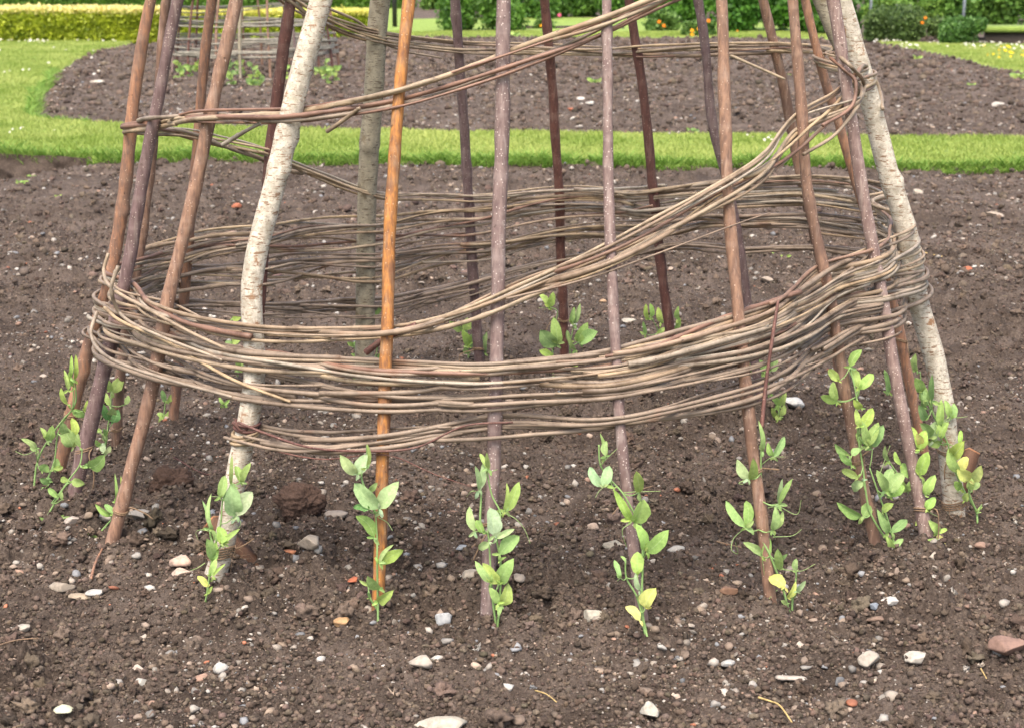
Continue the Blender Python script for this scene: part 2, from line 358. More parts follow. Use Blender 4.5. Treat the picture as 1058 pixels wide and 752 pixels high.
def scatter(name, base_list, pos, size, flat, tints, mat, label, cat, group=None, sink=.3, smooth=True):
    """one mesh of many small lumps (something nobody could count)"""
    Vs, Fs, Ts = [], [], []; off = 0; nb = len(base_list); which = RNG.integers(0, nb, len(pos))
    for b in range(nb):
        ids = np.where(which == b)[0]
        if not len(ids): continue
        V0, F0 = base_list[b]; k = len(ids); a = RNG.uniform(0, 6.283, k); sc = np.stack([size[ids] * RNG.uniform(.7, 1.3, k), size[ids] * RNG.uniform(.7, 1.2, k), size[ids] * flat[ids]], 1)
        V = V0[None] * sc[:, None]; ti = RNG.normal(0, .35, k)
        y = V[..., 1] * np.cos(ti)[:, None] - V[..., 2] * np.sin(ti)[:, None]; z = V[..., 1] * np.sin(ti)[:, None] + V[..., 2] * np.cos(ti)[:, None]
        x = V[..., 0] * np.cos(a)[:, None] - y * np.sin(a)[:, None]; y = V[..., 0] * np.sin(a)[:, None] + y * np.cos(a)[:, None]
        V = np.stack([x, y, z + (sc[:, 2] * (1 - 2 * sink))[:, None]], -1) + pos[ids][:, None]
        Vs.append(V.reshape(-1, 3)); Fs.append((F0[None] + (np.arange(k) * len(V0))[:, None, None]).reshape(-1, 3) + off)
        Ts.append(np.repeat(tints[ids], len(V0), 0)); off += k * len(V0)
    me = mesh_np(name, np.vstack(Vs), np.vstack(Fs), mat, np.vstack(Ts), smooth)
    return tag(link(name, me), label, cat, group, 'stuff')

# ------------------------------------------------------------------ GROUND
def patch(a0, a1, na, rs_, nm, fine):
    a = np.linspace(a0, a1, na); A, R_ = np.meshgrid(a, rs_); x = R_ * np.sin(A); y = R_ * np.cos(A)
    h, m = height(x, y, fine); V = np.stack([x, y, h], -1).reshape(-1, 3); nr = len(rs_)
    i = np.arange(nr - 1)[:, None] * na; j = np.arange(na - 1)[None]
    F = np.stack([i + j, i + j + 1, i + na + j + 1, i + na + j], -1).reshape(-1, 4)[:, ::-1]
    mf = m.reshape(-1)[F].mean(1)
    for key, sel, kind in (('soil', mf < .5, 'soil'), ('lawn', mf >= .5, 'lawn')):
        if not sel.any(): continue
        f = F[sel]; used, inv = np.unique(f, return_inverse=True)
        o = link(key, mesh_np(key, V[used], inv.reshape(f.shape), M[kind])); tag(o, kind='structure')
AW = math.radians(31)
patch(-AW, AW, 1250, 1 / np.linspace(1 / 2.05, 1 / 32., 1250), 'near', True)
patch(-AW, AW, 60, np.linspace(.05, 2.05, 40), 'foot', False)
patch(-AW, AW, 60, np.geomspace(32, 300, 40), 'far', False)
patch(AW, 2 * math.pi - AW, 220, np.r_[.05, np.geomspace(.5, 32, 110), np.geomspace(33, 300, 20)], 'around', False)
def pit_wall():
    pts = np.array([np.array(gp(x, 163.2 + .055 * max(x, 0) * (x > 0))[:2]) for x in np.linspace(-420, 92, 260)]); Z = np.linspace(-.42, .040, 26); V = []
    for j, z in enumerate(Z):
        n = fbm(pts[:, 0] * 9 + 5, pts[:, 0] * 0 + z * 14, 88, 4); V.append(np.c_[pts[:, 0], pts[:, 1] - .075 - .05 * n - .10 * (1 - (z + .42) / .46), np.full(len(pts), z) + .012 * fbm(pts[:, 0] * 6, pts[:, 0] * 0 + 3, 89, 2)])
    V = np.vstack(V); n = len(pts); i = np.arange(25)[:, None] * n; j = np.arange(n - 1)[None]
    F = np.stack([i + j, i + j + 1, i + n + j + 1, i + n + j], -1).reshape(-1, 4)
    tag(link('soil_bank', mesh_np('soil_bank', V, F, M['soil'])), kind='structure')
pit_wall()
# crumbs of soil and gravel
def wedge(n, r0, r1, p):
    u = RNG.random(n); q = 2 - p
    r = (r0 ** q + u * (r1 ** q - r0 ** q)) ** (1 / q) if abs(q) > 1e-6 else r0 * (r1 / r0) ** u
    a = RNG.uniform(-.42, .42, n); return r * np.sin(a), r * np.cos(a)
x, y = wedge(26000, 2.1, 14, 1.6); ok = soil_sd(x, y) < -.03; x, y = x[ok], y[ok]
den = vnoise(x * 2.1, y * 2.1, 40); ok = RNG.random(len(x)) < np.clip(den * 2.2 - .5, .06, 1); x, y = x[ok], y[ok]
x2, y2 = wedge(120000, 2.1, 9, 1.7); ok = soil_sd(x2, y2) < -.03; x2, y2 = x2[ok], y2[ok]
h, _ = height(x2, y2); n_ = len(x2); sz = np.clip(.0022 * (1 + RNG.pareto(2.2, n_)), .002, .0075)
def soilcol(n_): return np.array([.108, .081, .062]) * RNG.uniform(.5, 1.5, (n_, 1)) * (1 + RNG.normal(0, .03, (n_, 3)))
tiny = [(lumpy(ICO1[0], 20 + i, .7, 1.6), ICO1[1]) for i in range(8)]
scatter('soil_crumbs', tiny, np.stack([x2, y2, h], 1), sz, RNG.uniform(.55, 1, n_), soilcol(n_), M['clod'], 'fine loose crumbs of brown soil over the near bed', 'soil crumbs', sink=.2, smooth=False)
x2, y2 = wedge(45000, 7, 32, 1.5); ok = soil_sd(x2, y2) < -.03; x2, y2 = x2[ok], y2[ok]
h, _ = height(x2, y2); n_ = len(x2); sz = np.clip(.008 * (1 + RNG.pareto(2.4, n_)), .008, .035) * np.clip(y2 / 14, .7, 1.6)
scatter('soil_crumbs', tiny, np.stack([x2, y2, h], 1), sz, RNG.uniform(.5, .9, n_), soilcol(n_), M['clod'], 'lumpy dug soil of the beds beyond the wigwam', 'soil crumbs', sink=.3)
h, _ = height(x, y); n_ = len(x); sz = np.clip(.0036 * (1 + RNG.pareto(2.4, n_)), .003, .017); cb = soilcol(n_)
bases = [(lumpy(ICO2[0], 10 + i, 1.1, 2.3), ICO2[1]) for i in range(12)]
bg_ = sz > .0085; big = [(lumpy(ICO3[0], 30 + i, 1.15, 2.2) * (1 + .05 * RNG.normal(size=(len(ICO3[0]), 1))), ICO3[1]) for i in range(12)]
scatter('soil_crumbs', big, np.stack([x, y, h], 1)[bg_], sz[bg_], RNG.uniform(.7, 1.0, n_)[bg_], cb[bg_], M['clod'], 'larger crumbly lumps of soil lying on the near bed', 'soil crumbs', sink=.35)
x, y, h, sz, cb = x[~bg_], y[~bg_], h[~bg_], sz[~bg_], cb[~bg_]; n_ = len(x)
scatter('soil_crumbs', bases, np.stack([x, y, h], 1), sz, RNG.uniform(.55, .95, n_), cb, M['clod'], 'loose brown crumbs of dug soil covering the beds', 'soil crumbs')
PAL = np.array([(.38, .345, .295), (.36, .31, .255), (.30, .28, .25), (.40, .31, .24), (.30, .23, .17), (.24, .245, .25), (.45, .425, .38), (.34, .22, .16), (.38, .15, .085), (.22, .165, .125)])
PW = np.array([.2, .16, .12, .13, .11, .07, .08, .05, .02, .06])
x, y = wedge(150000, 2.1, 30, 1.35); ok = soil_sd(x, y) < -.03; x, y = x[ok], y[ok]
den = vnoise(x * 3.3, y * 3.3, 60); ok = RNG.random(len(x)) < np.clip(den * 2.0 - .5, .10, 1); x, y = x[ok], y[ok]
h, _ = height(x, y); n_ = len(x); sz = np.clip(.0017 * (1 + RNG.pareto(1.75, n_)), .0015, .0135) * (1 + .5 * np.clip((y - 6) / 8, 0, 1))
ct = PAL[RNG.choice(10, n_, p=PW)] * RNG.uniform(.5, 1.05, (n_, 1))
sb = [(lumpy(ICO1[0], 40 + i, .6, 1.6, 3), ICO1[1]) for i in range(8)] + [(lumpy(ICO2[0], 50 + i, .5, 1.3, 7), ICO2[1]) for i in range(8)]
scatter('gravel', sb, np.stack([x, y, h], 1), sz, RNG.uniform(.4, .85, n_), ct, M['stone'], 'fine pale grit and gravel mixed through the soil', 'gravel', sink=.32, smooth=False)

# named stones: px, py, width px, height px, colour, label
def stone(px, py, wpx, hpx, col, label, seed, facet=5, name='stone', mat='stone', amp=.28, cat='stone', group='larger stones lying on the soil', lvl=None):
    p = gp(px, py + hpx * .45); s = pxm(p.y) / (1.22 if p.y < 6.5 else 1.0); z = hz(p.x, p.y); V, F = lvl or (ICO3 if mat == 'stone' else ICO5)
    V = lumpy(V, seed, amp, 1.3, facet + (4 if facet else 0)); col = tuple(c * .82 for c in col) if mat == 'stone' else col; Wm = wpx / s / 2; Hm = hpx / s / 2 * (1.6 if mat == 'clod' else 1)
    dep = min(Wm * .8, Hm * 1.6) if mat == 'stone' else Wm * .75; col = tuple(c * 1.35 for c in col) if mat == 'clod' else col
    if mat == 'clod': V = np.array([v * (1 + .16 * mnoise.noise(Vector(v) * 7) + .10 * mnoise.noise(Vector(v) * 16) + .05 * mnoise.noise(Vector(v) * 34)) for v in V])
    V = V * np.array([Wm * 1.05, dep, Hm * .9]); a = random.uniform(-.25, .25)
    R_ = np.array([[math.cos(a), -math.sin(a), 0], [math.sin(a), math.cos(a), 0], [0, 0, 1]]); V = V @ R_.T
    mb = MB(); mb.add(V, F, col); o = mb.obj(name, M[mat], None, (0, 0, 0)); o.location = (p.x, p.y, z + Hm * (.62 if mat == 'stone' else .5) + .003)
    return tag(o, label, cat, group)
GY, BF, WH, PK, TN, BR, BL, TC = (.36, .33, .29), (.42, .34, .26), (.60, .57, .50), (.48, .34, .26), (.36, .28, .20), (.20, .13, .095), (.36, .37, .38), (.42, .15, .08)
ST_ = [(322, 582, 27, 17, (.40, .34, .27), 'rounded beige stone with a pinkish end beside the birch pole peg'),
 (457, 639, 17, 19, (.42, .43, .43), 'pale blue-grey angular stone between the orange pole and the mauve pole'),
 (437, 688, 24, 14, (.42, .37, .31), 'buff grey stone lying below the bright orange pole'),
 (612, 645, 22, 17, (.40, .37, .30), 'grey-tan stone left of the foot of the speckled mauve pole'),
 (355, 643, 17, 13, (.42, .26, .13), 'orange-buff stone left of the foot of the bright orange pole'),
 (457, 747, 54, 18, (.46, .42, .34), 'large cream slab half buried at the bottom edge of the picture'),
 (673, 738, 22, 20, (.46, .43, .36), 'mottled white stone with lichen near the bottom edge'),
 (945, 692, 25, 12, (.48, .44, .37), 'streaked grey-white stone near the lower right corner'),
 (818, 420, 25, 14, (.62, .61, .57), 'bright white flat stone behind the right-hand lower weaving'),
 (190, 584, 25, 17, (.55, .40, .31), 'upper pink and white crumbly stone left of the birch pole foot'),
 (187, 596, 20, 9, (.55, .42, .33), 'lower pink and white crumbly stone left of the birch pole foot'),
 (64, 603, 24, 10, (.33, .28, .22), 'flat grey-tan stone, leftmost of three in a row'),
 (81, 611, 19, 7, (.36, .29, .21), 'flat tan stone in the middle of three in a row'),
 (99, 609, 19, 8, (.42, .41, .38), 'flat pale grey stone, rightmost of three in a row'),
 (141, 550, 31, 10, (.34, .31, .27), 'long flat grey stone right of the foot of the leaning brown pole'),
 (103, 545, 22, 7, (.38, .35, .30), 'thin flat stone left of the foot of the leaning brown pole'),
 (76, 548, 15, 12, (.45, .39, .33), 'pinkish lump below the dark mauve pole at the left'),
 (636, 570, 25, 10, (.33, .30, .24), 'flat greyish slate behind the speckled mauve pole'),
 (697, 578, 16, 9, (.40, .38, .34), 'small grey triangular stone right of the speckled mauve pole'),
 (752, 618, 20, 11, (.24, .14, .09), 'brown brick-like stone left of the foot of the orange-brown pole'),
 (487, 604, 21, 12, (.35, .31, .25), 'flat tan slate left of the front mauve pole'),
 (478, 577, 16, 7, (.34, .36, .37), 'bluish flat stone behind the front mauve pole'),
 (344, 541, 26, 9, (.29, .25, .21), 'flat grey stone right of the dark fibrous clod'),
 (920, 632, 21, 8, (.55, .53, .48), 'thin white-grey stone right of the brown right-hand pole foot'),
 (904, 646, 18, 8, (.22, .15, .11), 'flat brown stone below the thin white-grey stone'),
 (902, 634, 11, 8, (.24, .27, .31), 'small dark blue-grey pebble beside the flat brown stone'),
 (1036, 686, 42, 26, (.27, .17, .13), 'broad reddish brown flat stone at the right edge'),
 (897, 689, 24, 15, (.38, .34, .28), 'mottled grey and cream stone left of the streaked one'),
 (818, 704, 27, 7, (.45, .40, .34), 'thin pale stone below the orange-brown pole'),
 (753, 686, 14, 7, (.44, .43, .40), 'small whitish stone left of the thin pale stone'),
 (67, 747, 18, 9, (.60, .60, .42), 'pale yellowish chip at the lower left edge'),
 (24, 642, 15, 9, (.40, .36, .30), 'tan stone near the lower left edge'),
 (228, 688, 12, 13, (.52, .50, .45), 'white quartz pebble below the birch pole'),
 (143, 686, 10, 13, (.55, .46, .38), 'curled cream shell-like stone in the lower left soil'),
 (146, 706, 14, 9, (.42, .40, .35), 'grey pebble below the curled cream stone'),
 (102, 88, 18, 6, (.55, .50, .42), 'white stone in the far bed near its curved left edge'),
 (600, 107, 12, 5, (.60, .57, .50), 'upper left white stone of the group in the far bed'),
 (609, 113, 9, 5, (.60, .57, .50), 'upper right white stone of the group in the far bed'),
 (592, 126, 8, 8, (.60, .57, .50), 'round white stone of the group in the far bed'),
 (598, 132, 9, 4, (.55, .50, .44), 'lowest white stone of the group by the grass strip'),
 (590, 116, 9, 5, TC, 'terracotta shard among the white stones in the far bed'),
 (244, 214, 13, 8, TC, 'terracotta shard on the soil behind the left birch pole'),
 (240, 243, 19, 8, (.42, .30, .22), 'pinkish tan stone beside the upper left weaving'),
 (947, 199, 14, 10, (.52, .45, .36), 'cream stone on the soil right of the birch pole'),
 (1028, 224, 20, 9, (.38, .31, .24), 'tan rounded stone near the right edge below the lawn'),
 (826, 292, 17, 9, (.56, .53, .45), 'cream white stone inside the frame, seen beneath the back weaving'),
 (791, 293, 16, 8, (.40, .33, .26), 'tan flat stone beside the cream one inside the frame'),
 (997, 281, 14, 8, TC, 'terracotta shard on the soil right of the frame'),
 (1012, 281, 18, 5, (.58, .56, .50), 'white flat chip touching the right-hand terracotta shard'),
 (623, 312, 9, 8, (.42, .28, .17), 'orange-tan stone behind the speckled mauve pole'),
 (649, 336, 13, 6, (.50, .46, .38), 'white and grey chip left of the dark back pole'),
 (549, 282, 13, 8, (.48, .42, .36), 'white stone beneath the diagonal weaving'),
 (300, 574, 13, 7, (.44, .19, .10), 'red-orange shard beside the orange pole'),
 (366, 608, 12, 6, (.44, .14, .07), 'bright terracotta shard left of the bright orange pole'),
 (596, 452, 10, 5, (.40, .16, .09), 'tiny terracotta chip under the lowest weaving'),
 (1030, 111, 14, 6, (.52, .48, .42), 'pale stone in the far bed at the right edge'),
 (40, 660, 13, 9, (.26, .17, .12), 'brown lump of stone in the lower left soil')]
for k, a in enumerate(ST_): stone(*a, 100 + k)
stone(178, 502, 36, 18, (.060, .038, .028), 'dark fibrous clod left of the birch pole', 301, 0, 'soil_clod', 'clod', .42, 'clod', 'dark fibrous clods')
stone(310, 531, 36, 22, (.075, .048, .036), 'brown fibrous clod right of the birch pole', 302, 0, 'soil_clod', 'clod', .35, 'clod', 'dark fibrous clods')
# individually countable pebbles, nearest and largest
pm = []
for i in range(14):
    mb = MB(); mb.add(lumpy(ICO3[0], 70 + i, .4, 1.3, 9) * np.array([1, .8, .6]), ICO2[1], PAL[[0, 1, 2, 3, 4, 0, 6, 5, 1, 7, 2, 3, 9, 0][i]]); pm.append(mb.mesh('pebble', M['stone']))
CN = ['whitish', 'cream', 'grey', 'buff', 'tan', 'whitish', 'white', 'slate grey', 'cream', 'reddish', 'grey', 'buff', 'brown', 'whitish']
x, y = wedge(215, 2.45, 5.5, 1.5); sdv = soil_sd(x, y)
for i in range(len(x)):
    if sdv[i] > -.05: continue
    o = link('pebble', pm[i % 14]); s = min(.006 * (1 + random.paretovariate(2.5) * .5), .017); o.scale = (s * random.uniform(.9, 1.4), s, s)
    o.location = (x[i], y[i], hz(x[i], y[i]) + s * .2); o.rotation_euler = (random.uniform(-.4, .4), random.uniform(-.4, .4), random.uniform(0, 6))
    tag(o, 'small loose %s pebble scattered on the dug soil' % CN[i % 14], 'pebble', 'small %s pebbles on the soil' % CN[i % 14])

# grass
def grass_mesh(name, x, y, z, hgt, wid, tint, lean):
    n = len(x); a = RNG.uniform(0, 6.283, n); la = RNG.uniform(0, 6.283, n)
    dx, dy = np.cos(a) * wid, np.sin(a) * wid; lx, ly = np.cos(la) * lean * hgt, np.sin(la) * lean * hgt
    V = np.stack([np.stack([x - dx, y - dy, z], 1), np.stack([x + dx, y + dy, z], 1),
                  np.stack([x + dx * .7 + lx * .4, y + dy * .7 + ly * .4, z + hgt * .6], 1), np.stack([x - dx * .7 + lx * .4, y - dy * .7 + ly * .4, z + hgt * .6], 1),
                  np.stack([x + lx, y + ly, z + hgt], 1)], 1).reshape(-1, 3)
    b = np.arange(n)[:, None] * 5
    F = np.vstack([b + [0, 1, 2], b + [0, 2, 3], b + [3, 2, 4]])
    return mesh_np(name, V, F, M['grass'], np.repeat(tint, 5, 0), False)
x, y = wedge(900000, 8.5, 34, 1.0); ok = soil_sd(x, y) > .0; x, y = x[ok], y[ok]
h, _ = height(x, y, False); n_ = len(x); tn = np.clip(fbm(x * 1.6, y * 1.6, 77, 4) * .7 + .5 + RNG.normal(0, .18, n_), 0, 1)[:, None]
tt = np.array([.22, .31, .05]) * (1 - tn) + np.array([.46, .51, .15]) * tn
hg = RNG.uniform(.015, .034, n_) * (.8 + .6 * vnoise(x * 3, y * 3, 5))
tag(link('grass', grass_mesh('grass', x, y, h - .004, hg, .0022 + .00018 * y, tt, .6)), 'short bright green mown grass on the strip and lawns', 'grass', kind='stuff')
# untrimmed darker fringe hanging at the cut edges of the lawn
x, y = wedge(1500000, 8.5, 22, 1.0); s_ = soil_sd(x, y); ok = (s_ > -.05) & (s_ < .05) & ((y < gp(500, 150).y) | (x < gp(60, 100).x + 1.2) & (RNG.random(len(x)) < .35)); x, y, s_ = x[ok], y[ok], s_[ok]
h, _ = height(x, y, False); ok = h > -.03; x, y, h = x[ok], y[ok], h[ok]; n_ = len(x); tn = RNG.random((n_, 1)); tt = np.array([.11, .24, .03]) * (1 - tn) + np.array([.30, .44, .09]) * tn
tag(link('grass_fringe', grass_mesh('grass_fringe', x, y, h - .005, RNG.uniform(.03, .08, n_) * (.6 + vnoise(x * 4, y * 4, 8)), .0048 + 0 * x, tt, 1.3)), 'longer darker grass hanging over the cut lawn edges', 'grass', kind='stuff')

# daisies and buttercups
def dots(name, spots, col, ctr, size, label, cat):
    mb = MB()
    for px, py in spots:
        p = gp(px, py); z = .08 + random.uniform(0, .02); r = size * random.uniform(.7, 1.2) * min(1, (p.y / 26) ** .8)
        a = np.linspace(0, 6.283, 9)[:-1]; tl = random.uniform(-.4, .4)
        V = np.stack([p.x + r * np.cos(a), p.y + r * np.sin(a) * .8, z + r * np.sin(a) * (.45 + tl)], 1); V = np.vstack([V, [p.x, p.y, z - r * .25]])
        mb.add(V, [[i, (i + 1) % 8, 8] for i in range(8)], col)
        V2, F2 = ICO1; mb.add(V2 * r * .33 + np.array([p.x, p.y, z + r * .05]), F2, ctr)
    tag(mb.obj(name, M['petal']), label, cat, kind='stuff')
R = random.uniform
dais = [(R(-60, 150), 44.5 + random.gauss(0, 1.6)) for _ in range(170)] + [(R(0, 60), R(42, 48)) for _ in range(60)] + [(930 + R(0, 105), 52 + random.gauss(0, 2.0)) for _ in range(38)] + \
       [(14, 146), (11, 149), (22, 144), (24, 143), (57, 147)] + [(R(0, 120), R(46, 90)) for _ in range(18)] + [(R(900, 930), R(46, 49)) for _ in range(14)] + [(R(1000, 1058), R(48, 56)) for _ in range(20)] + \
       [(R(770, 800), R(151, 156)) for _ in range(7)]
dots('daisies', dais, (.75, .75, .70), (.6, .42, .05), .019, 'small white daisies scattered along the lawn', 'daisies')
dots('buttercups', [(R(1018, 1060), R(57, 68)) for _ in range(15)] + [(R(1010, 1050), R(52, 60)) for _ in range(8)], (.85, .60, .02), (.7, .4, .02), .022, 'yellow buttercups in the lawn at the far right', 'buttercups')

# ------------------------------------------------------------------ WIGWAM
C1 = gp(523, 475); CX, CY = -.012, 4.31; R0 = 1.15; SL = .18
def pole_pt(px, py, By):
    d = ray(px, py); k = (By - CY)
    t = (CY + k * (1 - SL * CAMH)) / (d.y + k * SL * d.z)
    return Vector((d.x * t, d.y * t, CAMH + d.z * t))
# points from the foot upwards, width in px at the foot / top, bark, label
POLES = [
 ([(58, 501), (72, 440), (89, 367), (113, 290), (128, 200), (139, 100), (156, 0)], 15, 12, 'rust', 'rusty brown pole, leftmost of the frame'),
 ([(71, 532), (90, 450), (112, 360), (133, 270), (146, 190), (165, 95), (184, 0)], 17, 11, 'dmauve', 'dark mauve pole second from the left'),
 ([(120, 470), (123, 400), (130, 344), (142, 276), (153, 197), (163, 100), (172, 0)], 11, 9, 'brown', None),
 ([(178, 443), (183, 400), (187, 350), (191, 297), (201, 180), (209, 90), (219, 0)], 12, 10, 'rust', None),
 ([(114, 567), (132, 500), (157, 400), (175, 305), (203, 190), (224, 90), (244, 0)], 15, 13, 'brown', 'pinkish brown pole leaning in at the front left'),
 ([(262, 432), (268, 330), (272, 270), (279, 165), (289, 80), (300, 0)], 11, 12, 'red', None),
 ([(219, 608), (232, 560), (244, 490), (257, 434), (263, 385), (260, 297), (283, 195), (305, 100), (332, 0)], 23, 22, 'birch', 'thick white birch pole at the left'),
 ([(376, 402), (377, 330), (378, 240), (379, 190), (386, 90), (393, 0)], 20, 20, 'lichen', 'thick lichened grey pole at the back'),
 ([(391, 638), (394, 540), (398, 400), (402, 280), (405, 190), (413, 90), (423, 0)], 14, 12, 'orange', 'bright orange pole with peeling bark'),
 ([(495, 377), (493, 350), (489, 290), (483, 190), (477, 90), (471, 0)], 11, 10, 'dmauve', None),
 ([(503, 643), (508, 520), (512, 400), (515, 280), (517, 190), (519, 90), (520, 0)], 15, 14, 'mauve', 'straight mauve pole at the centre front'),
 ([(583, 370), (581, 300), (578, 210), (573, 130), (568, 60), (562, 0)], 9.5, 9.5, 'red', None),
 ([(667, 658), (652, 547), (640, 430), (633, 310), (628, 190), (627, 90), (626, 0)], 12, 10, 'mauve', 'thin speckled mauve pole right of the centre'),
 ([(699, 410), (692, 344), (683, 270), (674, 190), (663, 90), (650, 0)], 11, 9.5, 'red', None),
 ([(790, 432), (781, 380), (765, 260), (752, 190), (737, 130), (730, 60), (721, 0)], 9.5, 9.5, 'dmauve', None),
 ([(798, 637), (787, 540), (772, 408), (760, 290), (752, 190), (749, 95), (746, 0)], 14, 11.5, 'brown', 'orange-brown pole at the front right'),
 ([(872, 425), (862, 350), (848, 270), (827, 178), (811, 95), (789, 0)], 10.5, 10, 'brown', None),
 ([(909, 583), (893, 510), (876, 420), (858, 310), (834, 192), (827, 100), (819, 0)], 13, 11, 'brown', 'reddish brown pole with a mesh of sweet pea at its foot'),
 ([(957, 480), (938, 385), (921, 310), (886, 195), (869, 135), (852, 82), (832, 0)], 11, 9, 'rust', None),
 ([(960, 573), (940, 464), (922, 370), (905, 275), (889, 185), (876, 100), (861, 0)], 14, 12, 'mauve', 'mauve-red pole crossing in front of the right birch'),
 ([(987, 533), (978, 440), (966, 375), (948, 310), (936, 235), (917, 175), (898, 100), (889, 70), (869, 0)], 23, 20, 'birch', 'thick white birch pole at the right'),
 ([(974, 462), (960, 360), (937, 240), (915, 175), (897, 110), (880, 72), (861, 35), (847, 0)], 12, 13, 'lichen', None)]
root = thing('willow_wigwam', (CX, CY, 0), 'large round frame of hazel and birch poles woven with willow bands', 'plant support', 'woven willow wigwams')
O1 = (CX, CY, 0); PL = []
for k, (pts, w0, w1, bark, lab) in enumerate(POLES):
    By = gp(*pts[0]).y; P = [pole_pt(a, b, By) for a, b in pts]
    s0, s1 = pxm(P[0].y), pxm(P[-1].y); ra, rb = w0 / s0 / 2, w1 / s1 / 2
    base = P[0] + (P[0] - P[1]).normalized() * .10
    top = P[-1]; d = (P[-1] - P[-2]).normalized(); apex = Vector((CX + random.uniform(-.04, .04), CY + random.uniform(-.04, .04), 3.1))
    e1 = top + d * .45; e1 = e1.lerp(apex, .06); e2 = e1.lerp(apex, .5) + Vector(((e1.x - CX) * .12, (e1.y - CY) * .12, 0)); e3 = apex + (apex - e2) * .12
    Q = catmull([base] + P + [e1, e2, e3], 150)
    Rr = np.interp(Q[:, 2], [0, top.z, 3.4], [ra, rb, rb * .6])
    wob = np.c_[fbm(Q[:, 2] * 5 + k * 9, Q[:, 2] * 0, 55, 2), fbm(Q[:, 2] * 5 + k * 5, Q[:, 2] * 0, 66, 2)] * .0035
    Q[:, :2] += wob
    mb = MB(); tube(mb, Q, Rr, 14, (1, 1, 1), .085 if bark not in ('birch', 'lichen') else .035, 11 if bark not in ('birch', 'lichen') else 4, 500 + k)
    o = mb.obj('pole', M[bark], root, O1)
    if lab: o['label'] = lab
    PL.append((Q, Rr))
def polar(p): return math.atan2(p[0] - CX, -(p[1] - CY)), math.hypot(p[0] - CX, p[1] - CY)
def pole_at(i, z):
    Q, Rr = PL[i]; x = np.interp(z, Q[:, 2], Q[:, 0]); y = np.interp(z, Q[:, 2], Q[:, 1]); a, r = polar((x, y)); return a, r, float(np.interp(z, Q[:, 2], Rr))
ZT = np.linspace(0, 1.6, 33); TAB = np.array([[pole_at(i, z) for i in range(len(PL))] for z in ZT])   # z, pole, (a, r, rad)
def rsurf(phi, z):
    zi = int(np.clip(round(z / .05), 0, 32)); T_ = TAB[zi]; o = np.argsort(T_[:, 0]); a = T_[o, 0]; r = T_[o, 1]
    a = np.r_[a[-3:] - 2 * np.pi, a, a[:3] + 2 * np.pi]; r = np.r_[r[-3:], r, r[:3]]
    p = (phi + np.pi) % (2 * np.pi) - np.pi; ww = 0; acc = 0
    for dd in (-.14, -.07, 0, .07, .14): acc += np.interp(p + dd, a, r)
    return acc / 5
def hit(px, py, back):
    d = ray(px, py); r = R0 * .9; z = .5
    for it in range(14):
        # cylinder of radius r about the centre
        A = d.x ** 2 + d.y ** 2; B = -2 * (d.x * CX + d.y * CY); Cc = CX ** 2 + CY ** 2 - r * r; D = max(B * B - 4 * A * Cc, 0)
        t = (-B + (1 if back else -1) * math.sqrt(D)) / (2 * A); x, y, z = d.x * t, d.y * t, CAMH + d.z * t
        ph, _ = polar((x, y)); r = .5 * r + .5 * rsurf(ph, min(max(z, 0), 1.6))
    return ph, z
def guide(pts):
    """(px, py, halfwidth px, back?) in order of decreasing angle -> arrays phi (unwrapped, negated), z, halfwidth"""
    ph, zz, hw = [], [], []; last = None
    for px, py, h_, back in pts:
        a, z = hit(px, py, back); a = -a
        if last is not None:
            while a < last - .3: a += 2 * math.pi
        if last is not None and a <= last: a = last + .02
        last = a; ph.append(a); zz.append(z); hw.append(h_ / 440.0)
    return np.array(ph), np.array(zz), np.array(hw)
B_ = True; F_ = False
